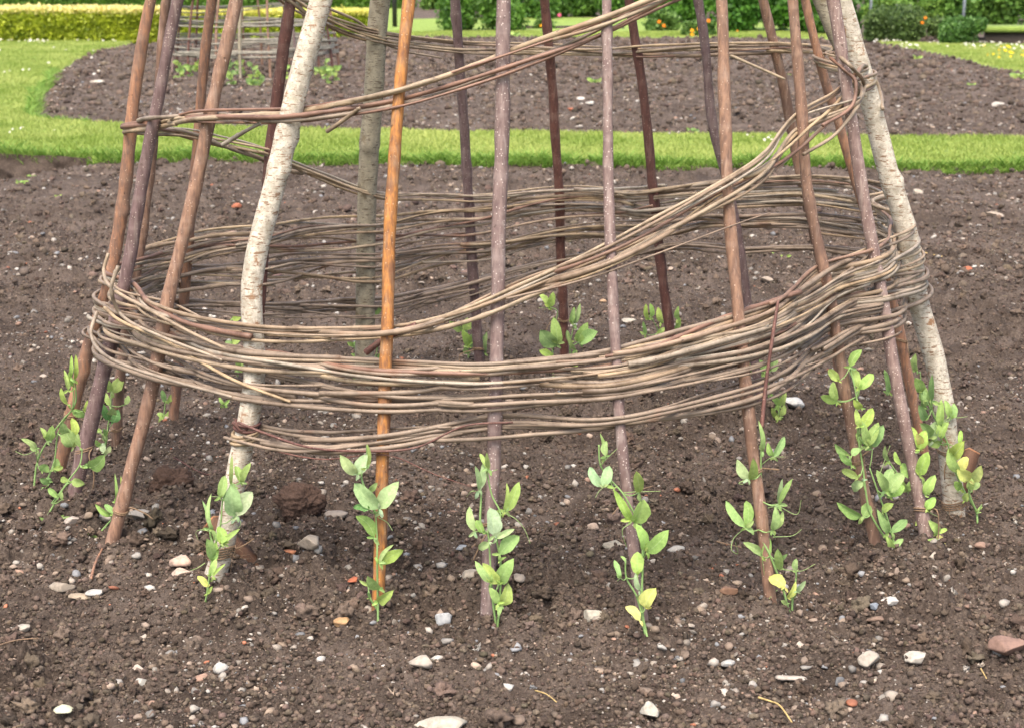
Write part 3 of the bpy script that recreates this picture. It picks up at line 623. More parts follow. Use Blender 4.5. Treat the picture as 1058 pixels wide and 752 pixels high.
GUIDES = [
 (guide([(760, -34, 7, F_), (690, -4, 8, F_), (600, 36, 10, F_), (520, 66, 9, F_), (440, 94, 8, F_), (400, 105, 7, F_), (300, 121, 6, F_), (210, 121, 6, F_),
         (190, 135, 6, B_), (240, 150, 7, B_), (285, 166, 8, B_), (330, 182, 7, B_), (386, 202, 6, B_), (500, 206, 6, B_), (620, 200, 6, B_), (740, 188, 7, B_), (850, 186, 7, B_),
         (898, 262, 8, F_), (850, 296, 8, F_), (760, 334, 7, F_), (640, 368, 6, F_)]), [(0, 6), (.42, 5), (.62, 6), (1, 5)]),
 (guide([(250, -26, 5, B_), (300, 8, 7, B_), (380, 36, 8, B_), (480, 50, 7, B_), (600, 53, 7, B_), (740, 50, 7, B_), (845, 50, 5, B_),
         (880, 88, 9, F_), (820, 148, 12, F_), (760, 186, 12, F_), (700, 222, 11, F_), (640, 252, 11, F_), (560, 288, 10, F_), (500, 314, 10, F_), (450, 332, 9, F_), (400, 343, 7, F_), (300, 345, 7, F_), (200, 333, 8, F_), (150, 318, 10, F_),
         (190, 262, 16, B_), (240, 248, 18, B_), (300, 243, 19, B_), (400, 240, 19, B_), (500, 228, 18, B_), (600, 214, 15, B_), (740, 202, 12, B_), (850, 203, 12, B_),
         (908, 275, 10, F_), (845, 312, 10, F_), (760, 346, 8, F_), (620, 384, 7, F_)]), [(0, 5), (.25, 6), (.3, 8), (.55, 8), (.6, 9), (.95, 10)]),
 (guide([(890, 285, 16, F_), (840, 316, 15, F_), (780, 338, 13, F_), (700, 358, 11, F_), (600, 376, 9, F_), (520, 384, 9, F_), (400, 382, 9, F_), (300, 373, 9, F_), (220, 362, 9, F_), (150, 343, 10, F_),
         (190, 285, 18, B_), (300, 276, 22, B_), (400, 270, 22, B_), (500, 254, 20, B_), (600, 238, 15, B_), (740, 226, 12, B_), (850, 232, 12, B_),
         (900, 300, 12, F_), (840, 335, 12, F_), (740, 372, 10, F_), (600, 396, 8, F_)]), [(0, 12), (.22, 9), (.45, 8), (.6, 8), (.95, 9)]),
 (guide([(900, 315, 13, F_), (850, 342, 12, F_), (780, 368, 11, F_), (700, 388, 10, F_), (600, 404, 9, F_), (500, 412, 9, F_), (400, 413, 9, F_), (300, 405, 9, F_), (220, 393, 9, F_), (150, 372, 11, F_),
         (180, 315, 8, B_), (240, 316, 11, B_), (320, 317, 12, B_), (400, 316, 12, B_), (470, 303, 11, B_), (560, 276, 7, B_), (700, 252, 7, B_), (850, 254, 7, B_),
         (900, 330, 8, F_), (850, 360, 6, F_)]), [(0, 9), (.22, 8), (.45, 8), (.5, 5), (.95, 4)]),
 (guide([(915, 330, 8, F_), (870, 362, 8, F_), (800, 394, 8, F_), (700, 424, 7, F_), (600, 438, 6, F_), (500, 444, 7, F_), (400, 452, 7, F_), (310, 460, 8, F_), (262, 450, 6, F_)]), [(0, 6), (1, 5)])]
ROD_R = .0046; nrod = 0; rod_stuff = MB()
def rod_path(gd, a0, a1, off, seed, ph0):
    ga, gz, gh = gd; rs = np.random.default_rng(seed); n = max(int((a1 - a0) / .018), 12); A = np.linspace(a0, a1, n)
    from_z = np.interp(A, ga, gz); hw = np.interp(A, ga, gh)
    # smooth the guide
    k = np.ones(9) / 9; zz = np.convolve(np.r_[[from_z[0]] * 4, from_z, [from_z[-1]] * 4], k, 'valid')
    wf = rs.uniform(1.4, 4.2); wp = rs.uniform(0, 6.28); wa = rs.uniform(.45, 1.0)
    o = np.clip(off + wa * np.sin(A * wf + wp), -1.1, 1.1) + .05 * np.sin(A * 9 + wp * 3) + .08 * np.interp(A, np.linspace(a0, a1, 14), rs.uniform(-1, 1, 14))
    zz = zz + o * hw
    # in and out between the poles
    cr = []
    for j in range(len(PL)):
        z0 = float(np.interp(a0 + (a1 - a0) / 2, A, zz))
        for m_ in (-2, -1, 0, 1, 2, 3):
            a = -TAB[int(np.clip(round(z0 / .05), 0, 32)), j, 0] + m_ * 2 * np.pi
            if a0 - .4 < a < a1 + .4:
                zc = float(np.interp(a, A, zz)); T_ = TAB[int(np.clip(round(zc / .05), 0, 32)), j]; a = -T_[0] + m_ * 2 * np.pi
                cr.append((a, T_[1], T_[2]))
    cr.sort(); merged = []
    for c in cr:
        if merged and c[0] - merged[-1][0] < .05: continue
        merged.append(c)
    ca = np.array([c[0] for c in merged]); cn = len(merged)
    sg = np.empty(cn); s = ph0
    for j in range(cn):
        front_bias = rs.random()
        sg[j] = s; s = -s if front_bias < .80 else s
    rad = np.array([c[2] for c in merged]); sep = rs.uniform(.3, 1.6)
    base = np.array([c[1] for c in merged])
    target = base + sg * (rad + ROD_R * (1 + sep))
    # cosine interpolation between crossings
    idx = np.clip(np.searchsorted(ca, A) - 1, 0, cn - 2); t = np.clip((A - ca[idx]) / (ca[idx + 1] - ca[idx]), 0, 1); t = t * t * (3 - 2 * t)
    r = target[idx] * (1 - t) + target[idx + 1] * t
    bow = np.array([rsurf(-a, min(max(z, 0), 1.6)) for a, z in zip(A, zz)])
    r = r * .8 + .2 * (bow + np.sign(r - bow) * .012)
    r = np.convolve(np.r_[[r[0]] * 2, r, [r[-1]] * 2], np.ones(5) / 5, 'valid')
    return np.stack([CX + r * np.sin(-A), CY - r * np.cos(-A), zz], 1)
seed = 900
for gi, (gd, dens) in enumerate(GUIDES):
    ga = gd[0]; L0, L1 = ga[0], ga[-1]; tot = L1 - L0
    ts = np.array([d[0] for d in dens]); ds = np.array([d[1] for d in dens], float)
    nmax = int(ds.max() * 1.12); ds = ds * 1.12
    for lane in range(nmax):
        a = L0 - random.uniform(0, .8); alt = 1 if lane % 2 else -1
        while a < L1 - .25:
            ln = random.uniform(1.9, 3.0); a1 = min(a + ln, L1 + random.uniform(-.05, .08)); a0_ = max(a, L0)
            mid = ((a0_ + a1) / 2 - L0) / tot
            if lane < np.interp(mid, ts, ds) and a1 - a0_ > .4:
                off = (lane + .5) / nmax * 2 - 1; off = off * .75 + random.uniform(-.2, .2)
                P = rod_path(gd, a0_, a1, off, seed, alt); seed += 1
                thick = random.uniform(.7, 1.3) * ROD_R; n = len(P)
                Rr = np.linspace(thick * 1.15, thick * .62, n)
                if random.random() < .5: Rr = Rr[::-1]
                nrod += 1
                if nrod <= 94:
                    mb = MB(); tube(mb, P, Rr, 8, (1, 1, 1), .14, 12, seed); mb.obj('willow_rod', M['rod'], root, O1)
                else: tube(rod_stuff, P, Rr, 7, (1, 1, 1), .10, 5, seed)
            a += ln * random.uniform(.82, .98)
print('RODCOUNT', nrod)
if rod_stuff.n: rod_stuff.obj('willow_rods', M['rod'], root, O1)['kind'] = 'stuff'
# loose rods and cut ends seen in the photograph
def loose(pts, r0, r1, back=False, out=.03, name='willow_rod', mat='rod', label=None):
    P = []
    for i, q in enumerate(pts):
        a, z = hit(q[0], q[1], back); o = q[2] if len(q) > 2 else out; r = rsurf(a, min(max(z, 0), 1.6)) + (-o if back else o)
        if not back:
            d = ray(q[0], q[1]); A = d.x ** 2 + d.y ** 2; B = -2 * (d.x * CX + d.y * CY); Cc = CX ** 2 + CY ** 2 - r * r
            t = (-B - math.sqrt(max(B * B - 4 * A * Cc, 0))) / (2 * A); P.append((d.x * t, d.y * t, CAMH + d.z * t))
        else: P.append((CX + r * math.sin(a), CY - r * math.cos(a), z))
    mb = MB(); n = 14 * len(P); tube(mb, catmull(P, n), np.linspace(r0, r1, n), 7, (1, 1, 1), .1, 4, len(pts) * 7 + int(pts[0][0]))
    o = mb.obj(name, M[mat], root, O1)
    if label: o['label'] = label
loose([(523, 309), (600, 290), (680, 262), (760, 232), (796, 220)], .0028, .0014, out=.03)
loose([(804, 311), (798, 350), (791, 400), (787, 442)], .0032, .0046, out=.045, mat='red', label='dark red twig hanging down from the right weaving')
loose([(246, 436), (270, 446), (320, 462), (380, 466), (430, 462), (480, 440), (530, 436)], .0030, .0022, out=.03, mat='red', label='dark red thin rod looping off the birch pole')
loose([(240, 455), (262, 460), (330, 474), (400, 470), (450, 490), (488, 503)], .0022, .0009, out=.022, mat='red')
loose([(378, 364, -.02), (395, 352, -.01), (430, 335, .0)], .0075, .005, mat='red', label='thick dark cut end poking out beside the orange pole')
loose([(230, 150, -.02), (250, 138, -.01), (268, 128, .0)], .0055, .0045, label='short cut end under the top weaving')
loose([(338, 136, -.02), (350, 128, 0.0), (372, 112, .01)], .005, .004)
loose([(884, 78, .03), (893, 68, .045), (902, 78, .05), (909, 95, .05), (912, 113, .055)], .0058, .005, label='pale rod end looping over the right birch pole')
loose([(862, 54, -.0), (880, 70, .05), (893, 88, .045), (885, 112, .03), (862, 140, .03), (830, 160, .03)], .005, .004)
loose([(858, 60, -.01), (872, 72, .03), (884, 85, .045), (880, 110, .04), (850, 130, .03)], .0045, .004)
loose([(755, 54), (820, 82)], .005, .004, back=True)
loose([(280, -8), (360, 20), (400, 48), (455, 60)], .005, .003, back=True)
loose([(112, 262, .02), (107, 280, .03), (118, 300, .03), (150, 318, .03), (200, 345, .03), (260, 372, .02)], .005, .004)
loose([(122, 275, .03), (115, 300, .035), (125, 325, .03), (160, 345, .03), (230, 372, .03)], .0048, .0035)
loose([(100, 322, .03), (94, 345, .035), (110, 368, .03), (160, 388, .03), (240, 410, .02)], .005, .0035)
loose([(108, 318, .02), (125, 332, .03), (170, 352, .02), (240, 392, .03), (300, 415, .03)], .0048, .0035)
# willow binding round the birch pole and twine ties
def wrap(px, py, back, i, turns, r, mat, name, spread=.02, tail=None, fuzz=0, label=None):
    Q, Rr = PL[i]; By = gp(*POLES[i][0][0]).y; c = pole_pt(px, py, By); z0 = c.z
    T_ = np.linspace(0, turns * 2 * np.pi, 22 * turns); rs = np.random.default_rng(i * 31 + int(py))
    z = z0 + np.linspace(-spread, spread, len(T_)) * rs.uniform(.6, 1) + .006 * np.sin(T_ + rs.uniform(0, 6))
    cx = np.interp(z, Q[:, 2], Q[:, 0]); cy = np.interp(z, Q[:, 2], Q[:, 1]); R_ = np.interp(z, Q[:, 2], Rr) + r * 1.1
    P = np.stack([cx + R_ * np.cos(T_), cy + R_ * np.sin(T_), z], 1); mb = MB(); tube(mb, P, r, 6)
    if tail:
        tp = [P[-1]] + [np.array(at_depth(a, b, c.y - .03)) for a, b in tail]; tube(mb, catmull(tp, 18), r * .9, 6)
    for k in range(fuzz):
        j = rs.integers(0, len(P)); d = rs.normal(size=3) * .012; tube(mb, catmull([P[j], P[j] + d, P[j] + d * 1.6 + rs.normal(size=3) * .006], 5), .0005, 3)
    o = mb.obj(name, M[mat], root, O1)
    if label: o['label'] = label
wrap(258, 450, False, 6, 3, .0042, 'rod', 'willow_binding', .016, label='willow rod wound round the birch pole')
wrap(262, 440, False, 6, 2, .0036, 'red', 'willow_binding', .016, tail=[(250, 445), (244, 440), (240, 436)])
TW = [(77, 427, 0, 2, [(60, 440), (68, 455)], 6), (88, 465, 1, 2, [(92, 470), (97, 490), (96, 505)], 8), (121, 442, 2, 2, [(112, 447), (110, 460)], 4), (124, 527, 4, 2, [(135, 524), (150, 530), (158, 536)], 6),
      (240, 571, 6, 5, [(245, 566), (257, 560), (262, 556)], 90), (498, 361, 9, 2, [(476, 366), (475, 378)], 2), (581, 330, 11, 2, [(570, 332), (563, 345), (560, 358)], 2),
      (508, 540, 10, 2, [(500, 556), (489, 578)], 4), (779, 488, 15, 2, [(805, 485)], 4), (887, 476, 17, 3, [(892, 470), (904, 460)], 6), (931, 352, 18, 2, [(938, 360), (940, 370)], 2),
      (952, 527, 19, 2, [(968, 527), (970, 545), (969, 558)], 6), (975, 464, 20, 2, [(977, 480), (976, 495)], 6), (984, 520, 20, 4, [], 70)]
for px, py, i, tn_, tl, fz in TW: wrap(px, py, False, i, tn_, .0018, 'twine', 'twine_tie', .006 if tn_ < 4 else .016, tl, fz)

# the second wigwam, far behind on the left
def far_wigwam():
    c = gp(262, 80); rt = thing('willow_wigwam', (c.x, c.y, .03), 'distant smaller looking wigwam with weathered grey weaving on the far bed', 'plant support', 'woven willow wigwams')
    rr = random.Random(5); O2 = (c.x, c.y, .03); poles = []
    mats = ['brown', 'brown', 'dmauve', 'red', 'red', 'rust', 'dmauve', 'mauve', 'red', 'brown']
    for k in range(20):
        a = k / 20 * 6.283 + rr.uniform(-.06, .06); R_ = 1.10; r = .021 if k == 0 else .016; mk = 'lichen' if k == 0 else mats[k % 10]
        P = [(c.x + R_ * math.sin(a), c.y - R_ * math.cos(a), -.05), (c.x + R_ * .93 * math.sin(a), c.y - R_ * .93 * math.cos(a), .6),
             (c.x + R_ * .80 * math.sin(a + .03), c.y - R_ * .80 * math.cos(a + .03), 1.25), (c.x + .35 * math.sin(a), c.y - .35 * math.cos(a), 2.4), (c.x + .03 * math.sin(a), c.y - .03 * math.cos(a), 3.0)]
        mb = MB(); tube(mb, catmull(P, 30), np.linspace(r, r * .7, 30), 8, lump=.08, seed=k); mb.obj('pole', M[mk], rt, O2)
    for k in range(42):
        band = k % 4; z0 = (.36, .48, .68, .95)[band] + rr.uniform(-.055, .055) * (1 if band < 2 else .8); a0 = rr.uniform(0, 6.28); a1 = a0 + rr.uniform(2, 3.4); n = 90
        A = np.linspace(a0, a1, n); ph = rr.choice((0, np.pi)); z = z0 + .025 * np.sin(A * 1.7 + rr.uniform(0, 6)) + (.16 * np.sin(A + 1) if band == 3 else 0)
        R_ = 1.10 * (1 - .12 * z) + .020 * np.cos(A * 10 + ph)
        mb = MB(); tube(mb, np.stack([c.x + R_ * np.sin(A), c.y - R_ * np.cos(A), z], 1), np.linspace(.013, .008, n), 6); mb.obj('willow_rod', M['greyrod'], rt, O2)
    return c
M['greyrod'] = mat_plain('weathered_willow', (.27, .25, .20), .7, 30)
CF = far_wigwam()

# ------------------------------------------------------------------ sweet peas
TONES = dict(g=(.29, .43, .14), b=(.38, .51, .27), l=(.37, .53, .14), y=(.56, .58, .19), d=(.13, .30, .085))
def leaf(mb, b, t, w, tone, rs, cam=Vector((0, 0, CAMH)), serr=0.0):
    b = Vector(b); t = Vector(t); ax = t - b; L = ax.length; ax.normalize(); view = (cam - b).normalized()
    side = ax.cross(view).normalized(); nrm = side.cross(ax).normalized()
    tl = rs.uniform(-.4, .4); side, nrm = side * math.cos(tl) + nrm * math.sin(tl), nrm * math.cos(tl) - side * math.sin(tl)
    w = w / math.cos(tl) ** .7; NU, NV = 9, 7; V = []; U = []
    fold = rs.uniform(.05, .6); curl = rs.uniform(-.15, .42); wv = rs.uniform(0, 6); pw = rs.uniform(.45, .66); sk = rs.uniform(.76, 1.02); asym = rs.uniform(-.1, .1); bend = rs.uniform(-.10, .10)
    for i in range(NU):
        s = i / (NU - 1); pr = (math.sin(math.pi * s ** sk) ** pw * (1 - .10 * s) if 0 < s < 1 else (.06 if s == 0 else .0)) * (1 + .05 * math.sin(s * 14 + wv))
        for j in range(NV):
            q = (j / (NV - 1) - .5) * 2; rip = .06 * math.sin(s * 9 + wv + q * 2) * abs(q)
            edge = 1 + serr * math.sin(s * 40)
            p = b + ax * (L * s) + side * (q * pr * w / 2 * edge * (1 + asym * q) + bend * L * math.sin(s * 3.14)) + nrm * (abs(q) * pr * w / 2 * fold + rip * w - curl * L * (s * s) + .10 * L * math.sin(s * math.pi))
            V.append(p); U.append((q, s))
    F = [[i * NV + j, i * NV + j + 1, (i + 1) * NV + j + 1, (i + 1) * NV + j] for i in range(NU - 1) for j in range(NV - 1)]
    c = np.array(TONES[tone]) * rs.uniform(.85, 1.15) * np.array([rs.uniform(.9, 1.15), 1, rs.uniform(.8, 1.2)])
    mb.add(V, F, c, U)
def plant(org, sc, stems, leaves, tendrils, label, tone='g', group='sweet pea plants at the feet of the poles', extra=0, tied=None, ybase=None):
    T = lambda x, y: (org[0] + x / sc, org[1] + y / sc)
    rs = random.Random(int(org[0] * 7 + org[1] + len(leaves) * 13)); b0 = T(*stems[0][0]); g = gp(*b0); By = ybase if ybase else g.y
    if ybase: g = Vector((at_depth(b0[0], b0[1], By).x, By, 0))
    def P3(x, y, dy=0):
        px = T(x, y); q = pole_pt(px[0], px[1], By)
        if dy: q = at_depth(px[0], px[1], q.y + dy)
        return q
    z = hz(g.x, g.y); rt = thing('sweet_pea_plant', (g.x, g.y, z), label, 'sweet pea', group); O = (g.x, g.y, z)
    mb = MB(); scl = pxm(By)
    for k, st in enumerate(stems):
        pts = [P3(a, b, rs.uniform(-.008, .008)) for a, b in st]
        if k == 0 or abs(T(*st[0])[1] - b0[1]) < 6: pts[0] = Vector((pts[0].x, pts[0].y, z - .01)) if pts[0].z < .06 else pts[0]
        n = 8 * len(pts); tube(mb, catmull(pts, n), np.linspace(.0028, .0016, n), 6, (.24, .38, .13))
    for td in tendrils:
        pts = [P3(a, b, rs.uniform(-.02, .01)) for a, b in td]; n = 12 * len(pts); tube(mb, catmull(pts, n), np.linspace(.0011, .0005, n), 4, (.30, .42, .16))
    stempts = [(p, P3(*p)) for st in stems for p in st]
    lf = MB()
    for L in leaves:
        x0, y0, x1, y1, w_ = L[:5]; tn = L[5] if len(L) > 5 else tone
        dy = rs.uniform(-.035, .005); A = P3(x0, y0, dy); Bq = P3(x1, y1, dy + rs.uniform(-.03, .02))
        leaf(lf, A, Bq, w_ / sc / scl * rs.uniform(.82, 1.08), tn, rs)
        for q_ in range(2):
            a_ = rs.uniform(0, 6.28); l_ = (Bq - A).length * rs.uniform(.18, .34); leaf(lf, A, A + Vector((math.cos(a_) * l_, -.004, math.sin(a_) * l_)), l_ * .45, tn, rs)
        # stalk to the nearest point of a stem
        best = min(stempts, key=lambda q: (q[0][0] - x0) ** 2 + (q[0][1] - y0) ** 2 * .6)
        dd = math.hypot(best[0][0] - x0, best[0][1] - y0)
        if dd < 70: tube(mb, catmull([best[1], (best[1] + A) / 2 + Vector((0, -.004, -.004)), A], 8), np.linspace(.0014, .0010, 8), 5, (.26, .40, .14))
    mb.obj('stem', M['stem'], rt, O); lf.obj('foliage', M['leaf'], rt, O); return rt
plant((340, 450), 3.583, [[(182, 702), (180, 600), (178, 450), (178, 380), (172, 280)], [(180, 645), (152, 600), (145, 560)], [(172, 290), (140, 210), (120, 150), (138, 90), (140, 35)]],
 [(186, 270, 90, 178, 64, 'b'), (188, 270, 246, 168, 66, 'b'), (168, 375, 103, 290, 50), (186, 472, 277, 425, 44, 'l'), (186, 470, 232, 400, 20), (180, 567, 142, 510, 44), (182, 615, 232, 580, 40, 'l'), (104, 142, 44, 88, 46, 'b'), (106, 142, 146, 72, 52, 'b'), (140, 122, 140, 28, 16), (146, 272, 84, 264, 28, 'd'), (150, 205, 176, 178, 28), (152, 557, 112, 535, 14), (150, 600, 140, 575, 12)],
 [[(180, 300), (215, 320), (235, 350)]], 'sweet pea with a large pale pair of leaves against the bright orange pole')
plant((460, 450), 3.417, [[(183, 720), (192, 600), (195, 440), (182, 360), (195, 275), (165, 210), (146, 120)], [(182, 700), (166, 560), (156, 400), (150, 330)], [(155, 350), (126, 320), (126, 200), (112, 130)], [(182, 705), (196, 675)]],
 [(188, 522, 134, 448, 54, 'l'), (191, 522, 238, 448, 54, 'l'), (160, 518, 116, 448, 32), (186, 592, 152, 533, 34, 'l'), (190, 597, 224, 533, 50, 'l'), (172, 352, 160, 252, 54, 'b'), (192, 418, 262, 352, 66, 'g'), (182, 362, 242, 328, 28, 'b'), (212, 267, 262, 166, 46), (206, 262, 217, 168, 18), (118, 192, 102, 100, 22, 'b'), (121, 192, 136, 98, 32, 'b'), (150, 117, 121, 58, 20), (152, 117, 150, 53, 20), (104, 337, 84, 248, 32, 'b'), (132, 342, 108, 298, 34), (155, 375, 118, 402, 32, 'b'), (196, 600, 188, 630, 18), (190, 440, 215, 428, 12)],
 [[(200, 270), (245, 290), (280, 330), (300, 380)], [(125, 200), (95, 195), (75, 215)], [(150, 130), (185, 118)]], 'tall bushy sweet pea climbing the centre mauve pole')
plant((590, 440), 3.131, [[(250, 717), (236, 640), (229, 560), (232, 420), (226, 320), (206, 285), (168, 218), (125, 170), (95, 125), (90, 60)], [(249, 700), (212, 550), (179, 490), (176, 430)], [(245, 690), (232, 640), (226, 600)]],
 [(102, 197, 56, 130, 36, 'b'), (105, 197, 124, 126, 42, 'b'), (112, 97, 97, 36, 15), (112, 97, 114, 42, 24), (221, 214, 206, 138, 42), (194, 302, 147, 220, 36, 'l'), (204, 312, 234, 232, 58, 'l'), (238, 402, 214, 318, 44, 'l'), (244, 407, 312, 340, 54, 'l'), (215, 480, 215, 406, 50, 'l'), (160, 490, 144, 428, 24), (222, 532, 207, 473, 22, 'b'), (240, 587, 264, 526, 50, 'y'), (222, 628, 176, 582, 34, 'y'), (140, 200, 112, 192, 12), (178, 440, 160, 420, 12)],
 [[(168, 215), (215, 212), (290, 210)], [(195, 312), (166, 335), (180, 392)], [(125, 190), (95, 205), (78, 232)], [(100, 120), (125, 95), (150, 72)], [(160, 490), (150, 500)]], 'sweet pea with rounded yellow-green leaves on the thin speckled pole')
plant((740, 430), 3.418, [[(266, 714), (255, 680), (236, 610), (190, 490), (150, 400), (163, 300), (158, 200), (160, 40)], [(267, 714), (270, 640), (282, 570), (280, 520)]],
 [(165, 122, 162, 28, 16), (203, 142, 242, 70, 34), (200, 140, 182, 98, 22), (114, 222, 66, 154, 40, 'b'), (121, 222, 132, 140, 40, 'g'), (221, 312, 264, 220, 26), (220, 307, 232, 216, 18, 'b'), (102, 392, 33, 293, 40), (108, 392, 106, 296, 44), (198, 402, 208, 326, 32), (204, 400, 241, 338, 24), (162, 492, 100, 444, 30), (170, 497, 190, 428, 36), (224, 542, 220, 460, 38), (230, 507, 252, 485, 16), (242, 602, 188, 554, 50, 'y'), (250, 639, 279, 594, 28, 'y'), (285, 617, 316, 580, 24, 'b'), (280, 547, 283, 500, 28), (250, 660, 228, 650, 20)],
 [[(104, 392), (62, 430), (54, 470), (76, 484), (68, 445)], [(224, 318), (285, 345), (300, 295)], [(200, 425), (270, 420), (302, 398)], [(235, 540), (300, 545), (350, 520)], [(162, 500), (170, 560)], [(215, 612), (172, 660)], [(160, 170), (195, 145), (240, 142)], [(182, 322), (222, 315)], [(100, 225), (80, 235), (95, 240)]], 'open sweet pea with long curling tendrils on the orange-brown pole')
plant((840, 350), 3.009, [[(276, 718), (256, 660), (180, 545), (165, 480), (155, 400), (140, 300), (135, 180), (115, 90)], [(266, 690), (232, 560), (200, 470), (176, 400)], [(110, 360), (100, 350)]],
 [(76, 196, 24, 182, 30, 'l'), (72, 192, 62, 133, 34, 'l'), (80, 132, 48, 94, 30, 'l'), (140, 152, 117, 83, 38, 'l'), (145, 157, 188, 108, 40, 'l'), (115, 87, 152, 34, 30), (150, 277, 187, 218, 36, 'l'), (145, 272, 137, 223, 22, 'l'), (115, 362, 63, 328, 26), (120, 362, 150, 335, 30), (165, 332, 153, 268, 28), (175, 332, 196, 256, 34), (185, 337, 217, 266, 38), (140, 432, 86, 404, 28), (155, 442, 118, 478, 38, 'b'), (150, 552, 78, 520, 38), (155, 550, 178, 508, 38), (225, 472, 198, 410, 32), (228, 477, 242, 398, 40), (235, 477, 282, 418, 44), (240, 490, 290, 448, 36, 'l'), (215, 537, 252, 512, 30), (235, 602, 213, 543, 34), (245, 602, 292, 550, 34), (245, 652, 229, 613, 26, 'l'), (255, 652, 280, 618, 24), (265, 682, 232, 655, 22, 'y'), (265, 690, 238, 672, 20, 'l'), (120, 392, 78, 350, 22), (150, 215, 130, 195, 26, 'l'), (150, 330, 135, 290, 20)],
 [[(200, 440), (240, 330)]], 'dense sweet pea with many overlapping leaves on the reddish brown right pole')
plant((900, 370), 3.415, [[(255, 684), (225, 600), (190, 540), (172, 440), (156, 330)], [(130, 470), (100, 420), (62, 360)]],
 [(165, 322, 138, 238, 44, 'l'), (172, 322, 192, 252, 48, 'l'), (170, 320, 160, 262, 30, 'y'), (160, 417, 106, 370, 50, 'l'), (170, 412, 202, 328, 48, 'l'), (190, 482, 224, 418, 42, 'l'), (195, 477, 180, 420, 28, 'l'), (190, 562, 162, 580, 32, 'l'), (195, 532, 222, 488, 34, 'l'), (185, 542, 224, 515, 32), (235, 617, 213, 578, 32, 'l'), (240, 617, 270, 595, 20, 'l'), (245, 657, 200, 640, 26, 'l'), (250, 652, 233, 622, 26, 'y'), (105, 377, 84, 328, 22, 'l'), (62, 362, 50, 308, 22), (130, 470, 105, 430, 30), (130, 470, 140, 440, 22)],
 [[(200, 540), (240, 560)]], 'pale green sweet pea at the foot of the mauve-red pole')
plant((900, 370), 3.415, [[(376, 578), (371, 540), (330, 470), (290, 380), (270, 300), (230, 220), (182, 120)], [(374, 545), (345, 470), (350, 430)], [(374, 548), (390, 515)], [(232, 225), (215, 180), (216, 70)]],
 [(180, 118, 153, 68, 40), (185, 150, 190, 110, 24), (215, 150, 218, 52, 24), (190, 217, 168, 163, 32), (245, 242, 240, 148, 34), (275, 207, 262, 153, 24), (285, 212, 302, 158, 32), (205, 282, 168, 224, 38), (220, 292, 235, 218, 48, 'b'), (245, 282, 270, 224, 44), (290, 342, 320, 298, 52, 'l'), (312, 302, 316, 253, 18, 'l'), (310, 402, 268, 333, 46, 'l'), (320, 397, 332, 343, 48, 'y'), (345, 432, 303, 388, 52, 'y'), (350, 427, 390, 378, 44, 'y'), (350, 462, 355, 423, 30, 'l'), (355, 462, 384, 438, 26), (330, 502, 345, 473, 32, 'l'), (375, 542, 393, 513, 14), (315, 462, 288, 433, 32, 'l'), (245, 302, 200, 300, 30)],
 [[(300, 210), (340, 205)], [(330, 480), (300, 470)]], 'sweet pea with yellowing leaves in front of the right birch pole')
plant((180, 440), 3.757, [[(118, 684), (135, 600), (150, 500), (180, 380), (190, 280), (215, 238)], [(192, 290), (222, 220), (219, 140)], [(160, 480), (140, 420), (138, 330)]],
 [(219, 228, 219, 128, 18), (255, 217, 239, 148, 32), (262, 217, 289, 148, 32), (178, 277, 197, 188, 40), (236, 347, 224, 232, 78, 'b'), (244, 347, 305, 256, 68, 'b'), (138, 397, 108, 290, 16), (148, 402, 134, 268, 22), (183, 457, 176, 383, 50, 'l'), (190, 452, 242, 404, 26, 'l'), (148, 522, 122, 433, 48, 'l'), (156, 522, 168, 458, 36, 'l'), (140, 582, 162, 515, 32, 'l'), (150, 582, 202, 533, 16, 'l'), (130, 622, 90, 582, 26, 'y'), (128, 652, 147, 620, 18, 'l')],
 [[(152, 412), (110, 402), (84, 412), (92, 440)], [(236, 350), (258, 370), (250, 395), (242, 385)], [(190, 276), (170, 274), (145, 272)], [(120, 530), (90, 550), (62, 560)]], 'sweet pea with big pale leaves tied to the left birch pole')
plant((0, 360), 3.76, [[(165, 707), (190, 640), (260, 520), (310, 450), (320, 390)], [(265, 520), (200, 600)]],
 [(280, 512, 326, 526, 34), (265, 512, 226, 505, 26), (228, 575, 178, 545, 28), (240, 585, 240, 555, 16), (345, 462, 402, 425, 66, 'g'), (325, 458, 345, 455, 22), (195, 682, 153, 655, 18), (200, 672, 238, 650, 20), (230, 662, 282, 650, 16), (185, 680, 218, 672, 22), (310, 382, 302, 328, 22)],
 [[(320, 455), (340, 450)]], 'low sweet pea straggling along the foot of the dark mauve pole')
plant((0, 360), 3.76, [[(128, 574), (145, 440), (190, 350), (250, 270), (282, 230), (285, 120)], [(140, 555), (165, 545), (210, 440), (225, 330), (260, 262)], [(282, 235), (295, 200), (290, 110)]],
 [(265, 162, 254, 83, 20, 'l'), (275, 112, 278, 40, 18, 'l'), (290, 122, 293, 43, 22, 'l'), (285, 150, 270, 85, 16, 'l'), (262, 217, 238, 150, 22, 'l'), (280, 242, 337, 266, 34), (325, 242, 339, 210, 20, 'l'), (285, 382, 240, 308, 64), (290, 342, 278, 268, 38, 'l'), (260, 342, 245, 280, 42), (142, 388, 90, 350, 26), (150, 397, 113, 380, 18), (175, 347, 156, 303, 20), (185, 357, 203, 312, 36, 'g'), (160, 475, 182, 448, 42), (210, 472, 220, 423, 32), (205, 467, 244, 460, 22), (190, 522, 153, 502, 26), (200, 515, 178, 500, 20), (150, 562, 128, 555, 14), (160, 562, 178, 555, 12)],
 [[(140, 395), (95, 412), (60, 398)], [(225, 300), (240, 280)]], 'tall loose sweet pea at the leftmost rusty pole')
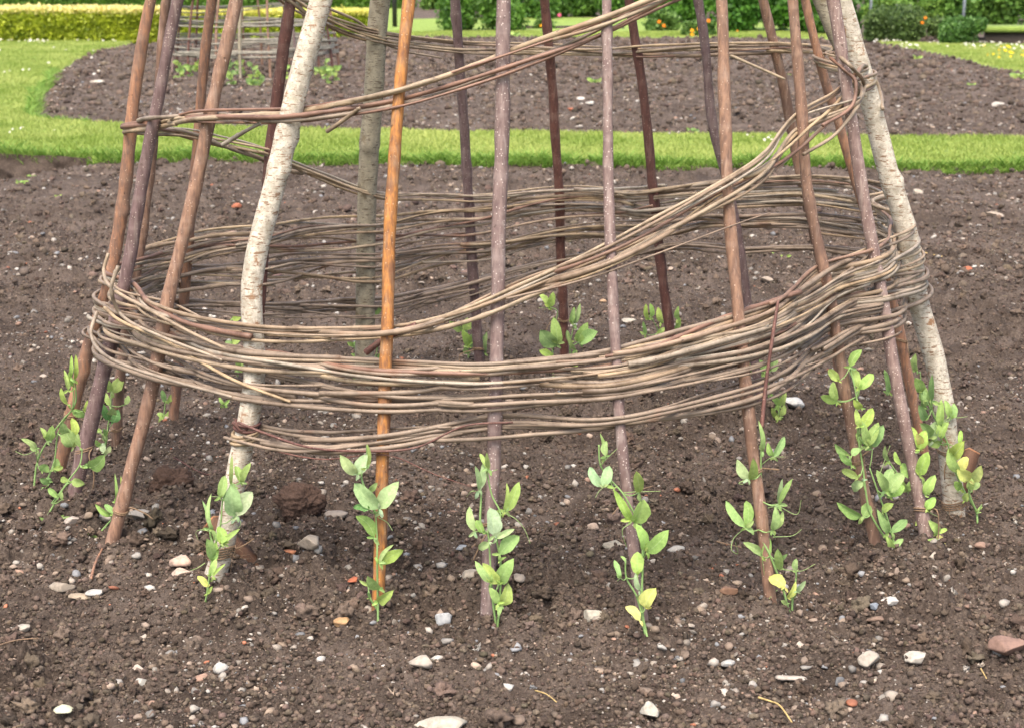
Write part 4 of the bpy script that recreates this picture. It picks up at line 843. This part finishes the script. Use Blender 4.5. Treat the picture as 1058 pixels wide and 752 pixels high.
plant((0, 360), 3.76, [[(405, 425), (412, 360), (420, 300), (430, 220), (432, 150)]],
 [(430, 165, 414, 118, 26), (438, 172, 480, 112, 44), (425, 222, 403, 168, 24), (425, 277, 392, 213, 38, 'd'), (435, 257, 440, 230, 36), (440, 287, 458, 238, 38, 'd'), (488, 217, 500, 183, 26), (395, 327, 370, 315, 22), (390, 377, 368, 352, 24), (410, 362, 416, 318, 26, 'b'), (405, 402, 393, 363, 26, 'b'), (410, 412, 427, 378, 24, 'b'), (412, 340, 400, 310, 20)],
 [[(372, 300), (400, 260)], [(395, 230), (362, 262)]], 'dark leaved sweet pea behind, between the second and third left poles')
plant((0, 360), 3.76, [[(378, 742), (410, 690), (445, 645), (455, 590)]], [(450, 602, 454, 508, 14, 'l'), (460, 602, 468, 493, 15, 'l'), (435, 647, 376, 613, 22), (440, 642, 408, 597, 26), (380, 737, 338, 712, 24), (420, 707, 476, 702, 16)],
 [[(470, 580), (500, 572)]], 'small thin sweet pea at the foot of the leaning pinkish pole')
plant((60, 370), 5.29, [[(575, 378), (580, 300), (586, 235)]], [(585, 237, 568, 168, 38), (595, 242, 652, 193, 36), (575, 322, 543, 298, 32, 'l'), (580, 332, 612, 288, 42, 'l'), (576, 367, 568, 322, 42, 'l'), (578, 367, 600, 335, 28, 'l')], [], 'short sweet pea beside the rusty back left pole')
plant((60, 370), 5.29, [[(905, 285), (905, 245)], [(920, 282), (925, 250)]], [(905, 252, 878, 214, 22, 'l'), (905, 252, 937, 224, 22, 'l'), (900, 282, 888, 255, 22, 'l'), (918, 282, 926, 240, 18, 'l')], [], 'tiny yellowish sweet pea seen under the weaving near the left birch')
plant((240, 180), 3.417, [[(438, 735), (440, 660), (430, 600)], [(440, 680), (500, 650), (515, 600)]], [(430, 605, 405, 592, 20), (432, 605, 440, 590, 16), (440, 722, 430, 705, 20, 'l'), (500, 495, 525, 475, 26), (510, 660, 520, 630, 20), (442, 650, 425, 635, 18)], [], 'small sweet pea half hidden by the weaving at the lichened pole')
plant((240, 180), 3.417, [[(20, 720), (15, 640), (20, 580)]], [(15, 600, -30, 590, 26), (0, 510, 28, 505, 22, 'l'), (20, 700, 42, 660, 36), (18, 690, 10, 640, 22), (0, 595, 30, 580, 30)], [], 'sweet pea showing through the weaving left of the white birch')
plant((440, 290), 3.527, [[(155, 300), (150, 190), (146, 142)], [(218, 300), (216, 240)]], [(130, 182, 88, 152, 32), (140, 182, 152, 138, 36, 'l'), (150, 237, 133, 188, 36, 'l'), (160, 242, 170, 193, 30), (155, 267, 143, 240, 26), (215, 262, 217, 202, 24)], [], 'sweet pea at the dark back pole left of the centre')
plant((440, 290), 3.527, [[(466, 365), (462, 240), (470, 160), (478, 110), (445, 95)], [(545, 340), (525, 250), (540, 160)], [(530, 240), (558, 225)]], [(445, 97, 418, 48, 28, 'l'), (450, 97, 464, 40, 30, 'l'), (530, 157, 540, 96, 22), (545, 157, 561, 90, 22), (475, 237, 417, 178, 58), (480, 232, 472, 148, 44), (552, 222, 585, 162, 42), (560, 227, 631, 188, 52), (460, 277, 413, 253, 32, 'l'), (525, 222, 515, 178, 22), (470, 372, 464, 342, 18, 'l'), (545, 252, 520, 205, 18), (552, 317, 528, 300, 22, 'l'), (525, 365, 515, 352, 16, 'l')], [[(445, 98), (412, 100)]], 'broad leaved sweet pea around the dark red back pole at the centre')
plant((440, 290), 3.527, [[(868, 260), (850, 190), (820, 130)], [(905, 250), (915, 150)], [(948, 420), (945, 350)]], [(810, 142, 801, 88, 18, 'l'), (825, 132, 817, 83, 20, 'l'), (857, 152, 849, 103, 26, 'l'), (800, 197, 791, 153, 18, 'l'), (845, 197, 867, 173, 26, 'l'), (915, 142, 918, 96, 20, 'l'), (910, 182, 922, 130, 20, 'l'), (860, 252, 882, 240, 16), (940, 412, 934, 350, 24, 'l'), (945, 402, 957, 360, 22, 'l'), (948, 395, 938, 372, 18, 'l')], [], 'upright light green sweet pea behind the right part of the weaving')
plant((540, 400), 2.593, [[(682, 92), (688, 50), (690, 12)]], [(685, 47, 663, 15, 18, 'l'), (690, 47, 702, 16, 20, 'l'), (685, 82, 668, 55, 18, 'l'), (690, 77, 702, 45, 18, 'l'), (684, 90, 678, 72, 14, 'l')], [], 'little yellow-green sweet pea beside the white flat stone')
plant((760, 360), 2.507, [[(88, 170), (85, 100), (82, 50)]], [(80, 62, 52, 32, 28), (90, 57, 108, 27, 26), (40, 62, 34, 38, 18), (84, 85, 70, 60, 20)], [], 'sweet pea just above the lowest weaving at the right back pole')
plant((760, 360), 2.507, [[(500, 175), (484, 120), (478, 60)], [(502, 170), (512, 75)], [(392, 120), (388, 60)]], [(470, 57, 464, 20, 26), (482, 112, 468, 76, 26), (485, 150, 492, 102, 22), (505, 130, 516, 64, 12), (398, 112, 384, 53, 14), (490, 140, 478, 110, 20)], [], 'sweet pea behind, between the rusty pole and the right birch')
FARL = ['leftmost one in the front row', 'low clump next to the leftmost one', 'thin one left of the pale stake', 'right beside the pale stake', 'tallest one in front of the weaving', 'just right of the tallest one', 'between the brown pole and the white birch', 'right of the white birch pole', 'at the rightmost stakes', 'short one low before the pale stake', 'rear one close to the white birch', 'rear one between the left poles']
# those of the distant wigwam
for k, (px, py, hh) in enumerate([(186, 88, 16), (197, 86, 12), (236, 84, 18), (249, 84, 14), (262, 95, 20), (268, 92, 16), (295, 88, 14), (337, 92, 20), (346, 90, 15), (240, 93, 14), (331, 84, 12), (205, 80, 10)]):
    g = gp(px, py); s = pxm(g.y); rs = random.Random(k); rt = thing('sweet_pea_plant', (g.x, g.y, .03), 'blurred sweet pea at the distant wigwam, ' + FARL[k], 'sweet pea', 'sweet pea plants at the distant wigwam')
    O = (g.x, g.y, .03); st = MB(); lf = MB(); H = hh * 1.25 / s
    tube(st, catmull([(g.x, g.y, 0), (g.x + .02, g.y, H * .5), (g.x - .01, g.y, H)], 8), .004, 5, (.22, .36, .12))
    for j in range(16):
        z = .03 + H * rs.random(); a = rs.uniform(0, 6.28); l = rs.uniform(.05, .09); b = Vector((g.x, g.y, z)); t = b + Vector((math.cos(a) * l, math.sin(a) * l * .6, rs.uniform(-.01, .04)))
        leaf(lf, b, t, l * .6, rs.choice('gll'), rs)
    st.obj('stem', M['stem'], rt, O); lf.obj('foliage', M['leaf'], rt, O)
# weeds
def weed(px, py, size, n, label, tone='l'):
    g = gp(px, py); z = hz(g.x, g.y); rs = random.Random(int(px * 3 + py)); lf = MB(); s = pxm(g.y); L = size / s
    for k in range(n):
        a = k / n * 6.28 + rs.uniform(-.4, .4); b = Vector((g.x, g.y, z)); t = b + Vector((math.cos(a) * L, math.sin(a) * L, L * rs.uniform(.2, .7))); leaf(lf, b, t, L * .5, tone, rs)
    st = MB(); tube(st, [(g.x, g.y, z - .02), (g.x, g.y, z + L * .2)], .002, 5, (.2, .33, .1))
    rt = thing('weed', (g.x, g.y, z), label, 'weed', 'weeds sprouting from the soil'); st.obj('stem', M['stem'], rt, (g.x, g.y, z)); lf.obj('foliage', M['leaf'], rt, (g.x, g.y, z))
for a in [(22, 189, 7, 6, 'pale weed at the foot of the lawn edge on the left'), (33, 184, 5, 4, 'slim upright weed by the lawn edge at the left'), (60, 206, 4, 4, 'tiny weed near the left edge of the soil'),
          (80, 78, 5, 6, 'weed on the curved edge of the far bed'), (614, 92, 8, 7, 'leafy weed seedling in the middle of the far bed'), (797, 264, 9, 5, 'flat leafed seedling inside the frame below the back weaving'),
          (812, 266, 6, 4, 'smaller seedling right of the flat leafed one'), (947, 65, 6, 6, 'weed in the far bed right of the birch pole'), (1003, 94, 5, 5, 'weed in the far bed at the right'), (816, 84, 6, 5, 'weed in the far bed between two brown poles'),
          (1052, 86, 10, 5, 'broad leafed weed at the right edge'), (1003, 271, 3, 4, 'tiny sprout above the terracotta shard at the right'), (716, 138, 7, 6, 'weed tuft on the front edge of the far bed', 'g'), (532, 42, 6, 5, 'weed at the back edge of the far bed'), (205, 256, 5, 4, 'small weed beside the upper left weaving')]: weed(*a)

# ------------------------------------------------------------------ pegs and bits of twig
def peg(bpx, tpx, wpx, label, dY=.0):
    g = gp(*bpx); g.y += dY; s = pxm(g.y); t = at_depth(tpx[0], tpx[1], g.y + .07); ax = (t - g).normalized(); w_ = wpx / s
    x = ax.cross(Vector((0, 1, 0))).normalized(); y_ = x.cross(ax).normalized(); rt = thing('wooden_peg', g, label, 'peg', 'timber pegs beside the birch poles')
    b = g - ax * .06; c = []
    for q in (b, t):
        for sx, sy in ((-1, -1), (1, -1), (1, 1), (-1, 1)): c.append(q + x * sx * w_ / 2 + y_ * sy * w_ / 2)
    mb = MB(); mb.add(c, [[0, 1, 5, 4], [1, 2, 6, 5], [2, 3, 7, 6], [3, 0, 4, 7], [3, 2, 1, 0]]); stk = mb.obj('stake', M['timber'], rt, g, False)
    c2 = [Vector(p) + ax * dz for dz in (0, .004) for p in c[4:]]; c2 = [t + (p - t) * 1.01 for p in c2]
    mb = MB(); mb.add(c2, [[0, 1, 5, 4], [1, 2, 6, 5], [2, 3, 7, 6], [3, 0, 4, 7], [4, 5, 6, 7], [3, 2, 1, 0]]); mb.obj('cut_end', M['cutend'], stk, g, False)
peg((264, 590), (220, 540), 18, 'dark timber peg driven in behind the left birch pole', .01)
peg((990, 508), (1003, 468), 14, 'orange sawn peg beside the right birch pole')
def twig(pts, r, mat, label, lift=.008, name='twig'):
    P = []
    for a, b in pts: g = gp(a, b); P.append((g.x, g.y, hz(g.x, g.y) + lift + random.uniform(0, .006)))
    mb = MB(); tube(mb, catmull(P, 20), np.linspace(r, r * .6, 20), 6, lump=.1, seed=3); tag(mb.obj(name, M[mat]), label, 'twig', 'twigs and straws on the soil')
M['straw'] = mat_plain('straw', (.50, .36, .14), .6, 90)
twig([(783, 730), (795, 730), (805, 738), (818, 752)], .0022, 'straw', 'bent yellow straw at the bottom edge right of the centre')
twig([(553, 718), (565, 727), (575, 735)], .0015, 'straw', 'short yellow straw below the centre poles')
twig([(1012, 708), (1018, 718)], .0018, 'straw', 'pale straw in the lower right soil')
twig([(630, 548), (655, 520), (675, 508)], .0028, 'twine', 'brown stalk behind the thin speckled pole')
twig([(488, 580), (500, 562), (510, 555)], .0035, 'twine', 'cut brown stalk beside the centre mauve pole')
twig([(94, 600), (99, 588), (106, 575)], .004, 'rust', 'orange splinter of bark left of the leaning pole foot')
twig([(0, 684), (20, 672), (40, 668)], .002, 'twine', 'thin brown twig at the lower left edge')
twig([(740, 575), (765, 582)], .002, 'twine', 'thin twig left of the orange-brown pole foot')
twig([(955, 268), (975, 270)], .004, 'straw', 'pale stick touching the right weaving')
twig([(180, 480), (215, 492), (240, 490)], .0022, 'red', 'reddish twig on the soil left of the birch pole')

# ------------------------------------------------------------------ background planting
def leafcloud(mb, n, fpos, size, tints, up=.4):
    """n small leaf-shaped quads at positions from fpos(n)"""
    P, nr = fpos(n); n = len(P); d = RNG.normal(size=(n, 3)); d[:, 2] += up; d /= np.linalg.norm(d, axis=1)[:, None]
    nn = nr + RNG.normal(size=(n, 3)) * .7; nn /= np.linalg.norm(nn, axis=1)[:, None]
    s = np.cross(d, nn); s /= np.linalg.norm(s, axis=1)[:, None] + 1e-9; L = (size * RNG.uniform(.6, 1.4, n))[:, None]; W = L * .38
    V = np.stack([P, P + d * L * .5 + s * W, P + d * L, P + d * L * .5 - s * W], 1).reshape(-1, 3)
    F = np.arange(n)[:, None] * 4 + np.arange(4); mb.add(V, F, (1, 1, 1)); mb.t[-1] = np.repeat(tints(P), 4, 0)
def hedge(name, p0, p1, depth, ht, lo, hi, top, n, size, label, topband=.06, group=None):
    p0 = np.array(p0[:2]); p1 = np.array(p1[:2]); L = np.linalg.norm(p1 - p0); u = (p1 - p0) / L; v = np.array([-u[1], u[0]])
    rt = thing(name, (*((p0 + p1) / 2), .03), label, 'hedge', group); O = (*((p0 + p1) / 2), .03)
    core = MB(); ns = 60
    def fp(n):
        a = RNG.random(n) * L; k = RNG.random(n); b = np.where(k < .5, 0, np.where(k < .85, RNG.random(n), 1)) * depth; c = np.where((k < .5) | (k > .85), RNG.random(n) ** .9, 1.) * ht
        bl = .03 * fbm(a * 4, c * 4 + b, 33, 3); b = b + bl + RNG.normal(0, .018, n); c = c + .03 * fbm(a * 3, b * 3, 35, 3) + RNG.normal(0, .012, n) + np.where(RNG.random(n) < .06, .03, 0)
        nr = np.zeros((n, 3)); fr = k < .5; nr[fr, :2] = -v; nr[~fr, 2] = 1
        return np.stack([p0[0] + u[0] * a + v[0] * b, p0[1] + u[1] * a + v[1] * b, c + .03], 1), nr
    def tn(P):
        k = np.clip((P[:, 2] - .03 - ht + topband) / topband, 0, 1)[:, None] ** .7; m = np.clip(RNG.random((len(P), 1)) * .7 + .5 * vnoise(P[:, 0] * 7, P[:, 2] * 7, 3)[:, None], 0, 1)
        return (np.array(lo) * (1 - m) + np.array(hi) * m) * (1 - k) + np.array(top) * k * RNG.uniform(.8, 1.1, (len(P), 1))
    mb = MB(); leafcloud(mb, n, fp, size, tn); mb.obj('foliage', M['foliage'], rt, O)
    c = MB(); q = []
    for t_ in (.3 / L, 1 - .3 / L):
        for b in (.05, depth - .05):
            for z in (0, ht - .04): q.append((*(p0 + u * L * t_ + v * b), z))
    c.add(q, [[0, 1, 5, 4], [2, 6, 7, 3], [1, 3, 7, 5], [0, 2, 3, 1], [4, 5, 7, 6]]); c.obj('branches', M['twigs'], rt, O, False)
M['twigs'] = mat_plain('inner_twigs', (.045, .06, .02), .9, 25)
a_ = gp(-420, 43.5); b_ = gp(166, 46.5); c_ = gp(388, 41)
hedge('box_hedge', a_, b_, 1.1, .56, (.11, .17, .012), (.52, .58, .05), (.85, .76, .32), 90000, .062, 'low clipped golden hedge at the upper left with creamy new tips')
hedge('box_hedge', gp(160, 42), c_, 1.1, .46, (.13, .21, .015), (.52, .60, .05), (.78, .74, .20), 50000, .062, 'low golden hedge behind the distant wigwam')
hedge('box_hedge', gp(-500, 10), gp(430, 10), 1.2, .9, (.05, .12, .02), (.16, .30, .04), (.2, .36, .06), 90000, .08, 'darker green hedge running behind the golden hedges')
def bush(px, py, wpx, hpx, lo, hi, n, size, label, cat='shrub', name='shrub', flowers=(), fcol=(.85, .25, .02), group=None, dY=0, airy=.0, fsize=.035, depth=None):
    g = gp(px, py); g.y += dY; s = pxm(g.y); W = wpx / s / 2 * 1.22; Hh = hpx / s * 1.2; D = depth if depth else min(W * .8, 1.2); rs = random.Random(int(px * 5 + py)); O = (g.x, g.y, .03)
    rt = thing(name, O, label, cat, group); st = MB(); cl = []
    for k in range(max(7, int(W * 9))):
        bx, by = rs.uniform(-1, 1) * W * .85, rs.uniform(-1, 1) * D * .8; z = Hh * rs.uniform(.35, .92) * (1 - .35 * (bx / W) ** 2); r = Hh * rs.uniform(.16, .3)
        cl.append((bx, by, z, r)); tube(st, catmull([(g.x + bx * .6, g.y + by * .6, 0), (g.x + bx * .8, g.y + by * .8, z * .55), (g.x + bx, g.y + by, z)], 8), np.linspace(.012, .004, 8), 5, (.10, .10, .045))
        if rs.random() < .8: cl.append((bx * 1.05, by, z * .4, r * .9))
    cl = np.array(cl)
    def fp(n):
        i = RNG.integers(0, len(cl), n); d = RNG.normal(size=(n, 3)); d /= np.linalg.norm(d, axis=1)[:, None]; rr = cl[i, 3] * RNG.uniform(.3, 1.55, n) ** .8
        P = cl[i, :3] + d * rr[:, None] * np.array([1.15, 1, 1]); P[:, 2] = np.maximum(P[:, 2], .01 + .05 * RNG.random(n)); P += np.array([g.x, g.y, .03]); return P, d
    def tn(P):
        m = np.clip(RNG.random((len(P), 1)) * .75 + .5 * (vnoise(P[:, 0] * 5, P[:, 2] * 5, 3)[:, None] - .25), 0, 1); return np.array(lo) * (1 - m) + np.array(hi) * m
    mb = MB(); leafcloud(mb, n, fp, size, tn); st.obj('stem', M['stem'], rt, O); mb.obj('foliage', M['foliage'], rt, O)
    for fx, fy, *fc in flowers:
        p = at_depth(fx, fy, g.y - D - .02); col = fc[0] if fc else fcol; fm = MB(); fsize_ = fsize * .62
        for ring in range(3):
            for k in range(12):
                a = k / 12 * 6.283 + ring * .26; rr = fsize_ * (1 - .27 * ring); cN = Vector((0, -1, .35)).normalized(); X = Vector((1, 0, 0)); Y = cN.cross(X)
                dd = X * math.cos(a) + Y * math.sin(a); tt = X * -math.sin(a) + Y * math.cos(a); b0 = p + cN * (.004 + .006 * ring)
                fm.add([b0, b0 + dd * rr * .6 + tt * rr * .22, b0 + dd * rr + cN * .004, b0 + dd * rr * .6 - tt * rr * .22], [[0, 1, 2, 3]], np.array(col) * rs.uniform(.8, 1.1))
        fo = fm.obj('flower', M['petal'], rt, O); fc_ = MB(); V2, F2 = ICO1; fc_.add(V2 * fsize_ * .3 + np.array(p), F2, np.array(col) * .6); fc_.obj('flower_centre', M['petal'], fo, O)
OR = (.90, .28, .015); YO = (.90, .45, .02); PKc = (.85, .16, .30)
G1, G2 = (.045, .12, .02), (.17, .33, .05); K1, K2 = (.07, .15, .035), (.20, .33, .08)
bush(502, 34, 62, 40, G1, G2, 9000, .075, 'leafy green rose bush between the two dark back poles', 'rose bush', 'rose_bush')
bush(563, 21, 100, 34, G1, G2, 12000, .09, 'rose bush bearing one pink bloom', 'rose bush', 'rose_bush', [(578, 16, PKc)], fsize=.085)
bush(562, 32, 14, 9, K1, K2, 900, .06, 'low marigold with a yellow bloom under the rose bush', 'marigold', 'marigold_plant', [(559, 27, YO)], group='marigold plants along the far border', fsize=.06)
bush(655, 20, 90, 32, G1, G2, 11000, .09, 'green rose bush behind the sloping top weaving', 'rose bush', 'rose_bush')
bush(688, 34, 34, 16, K1, K2, 2400, .07, 'marigold with two orange blooms left of the dark back pole', 'marigold', 'marigold_plant', [(681, 23, OR), (686, 27, OR)], group='marigold plants along the far border', fsize=.07)
bush(722, 40, 26, 14, K1, K2, 2000, .07, 'marigold with a cluster of orange-yellow blooms beside the orange-brown pole', 'marigold', 'marigold_plant', [(715, 32, YO), (722, 30, YO), (715, 36, YO), (732, 22, OR)], group='marigold plants along the far border', fsize=.07)
bush(725, 24, 80, 38, (.04, .12, .018), (.15, .32, .045), 11000, .10, 'dense green bush behind the marigold cluster', 'rose bush', 'rose_bush')
bush(800, 34, 90, 50, (.035, .11, .015), (.13, .31, .04), 15000, .10, 'tall dense green bush between the brown right poles', 'shrub', 'shrub', [(762, 33, OR)], fsize=.05)
bush(856, 38, 40, 42, (.04, .11, .018), (.15, .30, .05), 6000, .09, 'green bush behind the mossy pole', 'shrub', 'shrub')
bush(935, 44, 74, 34, (.055, .10, .03), (.15, .23, .06), 14000, .06, 'fine leaved dark green bush with orange blooms right of the birch', 'marigold', 'marigold_plant', [(956, 19, OR), (953, 24, OR), (974, 31, OR)], fsize=.055)
bush(993, 48, 46, 22, (.045, .12, .025), (.14, .27, .06), 9000, .06, 'low feathery green clump at the lawn edge', 'shrub', 'shrub')
bush(1000, 24, 60, 30, G1, (.22, .42, .07), 6000, .10, 'bright green vine growing up the wire at the right', 'vine', 'vine')
bush(1050, 32, 56, 42, G1, (.24, .44, .07), 8000, .11, 'bright green vine at the right edge', 'vine', 'vine', [(1022, 28, OR), (1013, 30, OR)], fsize=.06)
bush(930, 10, 90, 22, G1, (.20, .38, .06), 8000, .11, 'row of green plants far behind the fine leaved bush', 'shrub', 'shrub')
Y1, Y2 = (.09, .19, .03), (.30, .48, .09)
bush(600, 12, 150, 26, G1, Y2, 11000, .11, 'light green leafy row behind the pink rose', 'shrub', 'shrub')
bush(710, 14, 150, 28, G1, Y2, 11000, .11, 'light green leafy row behind the orange marigolds', 'shrub', 'shrub')
bush(800, 14, 120, 26, G1, Y2, 9000, .11, 'light green leafy row behind the tall dense bush', 'shrub', 'shrub')
bush(940, 24, 100, 24, Y1, Y2, 9000, .09, 'loose light green plants just behind the fine leaved bush', 'shrub', 'shrub')
bush(1025, 14, 120, 26, Y1, Y2, 9000, .11, 'loose yellow-green row behind the vines', 'shrub', 'shrub')
bush(470, 12, 60, 18, G1, Y2, 3500, .10, 'small green clump by the thin grey post', 'shrub', 'shrub')
bush(620, 2, 200, 26, G1, G2, 9000, .16, 'long green row of plants at the top centre', 'shrub', 'shrub')
bush(850, -4, 200, 24, G1, G2, 9000, .18, 'long green row of plants at the top right', 'shrub', 'shrub')
bush(1060, -4, 160, 22, G1, G2, 7000, .18, 'green row of plants beyond the vines', 'shrub', 'shrub')
bush(430, -8, 160, 18, G1, G2, 7000, .2, 'green planting beyond the bare soil', 'shrub', 'shrub')
def post(px, py0, py1, wpx, mat, label):
    g = gp(px, py0); s = pxm(g.y); t = at_depth(px, py1, g.y); mb = MB(); r = wpx / s / 2
    tube(mb, [(g.x, g.y, -.05), (g.x, g.y, t.z * .5), (g.x + .01, g.y, t.z)], [r, r, r], 8); tube(mb, [(g.x, g.y, t.z), (g.x, g.y, t.z + .02)], [r * 1.25, r * 1.25], 8)
    tag(mb.obj('post', M[mat], None, (g.x, g.y, 0)), label, 'post', 'posts in the far border')
post(408, 30, -30, 5, 'black', 'black post by the end of the golden hedge')
post(461, 32, -25, 3.2, 'metal', 'thin grey metal post left of the rose bush')
post(898, 38, -20, 3.2, 'metal', 'thin grey metal post at the left end of the fine leaved bush')
post(994, 40, -20, 3.2, 'metal', 'thin grey metal post among the vines')
# grass-topped timber edging of the raised beds behind
def edging(p0, p1, hgt, label):
    a = gp(*p0); b = gp(*p1); u = (b - a).normalized(); v = Vector((-u.y, u.x, 0)); mb = MB(); q = []
    for p in (a, b):
        for d in (0, .12):
            for z in (-.05, hgt): q.append(p + v * d + Vector((0, 0, z)))
    mb.add(q, [[0, 1, 5, 4], [2, 6, 7, 3], [1, 3, 7, 5], [0, 2, 3, 1], [4, 5, 7, 6]]); tag(mb.obj('board_edging', M['board'], None, (0, 0, 0), False), label, 'edging')
M['board'] = mat_plain('weathered_board', (.045, .036, .028), .9, 20)
edging((535, 32), (645, 32), .10, 'dark low board edging below the pink rose')
edging((1018, 47), (1140, 47), .22, 'dark low board edging at the right behind the lawn')
q0, q1 = gp(1016, 47), gp(1142, 47); mb = MB(); ct = []
for p in (q0, q1):
    for d in (-.06, 1.6):
        for z in (.225, .30): ct.append((p.x, p.y + d, z))
mb.add(ct, [[0, 1, 5, 4], [2, 6, 7, 3], [1, 3, 7, 5], [0, 2, 3, 1], [4, 5, 7, 6], [0, 4, 6, 2]]); tag(mb.obj('raised_lawn', M['lawn'], None, (0, 0, 0), False), kind='structure')
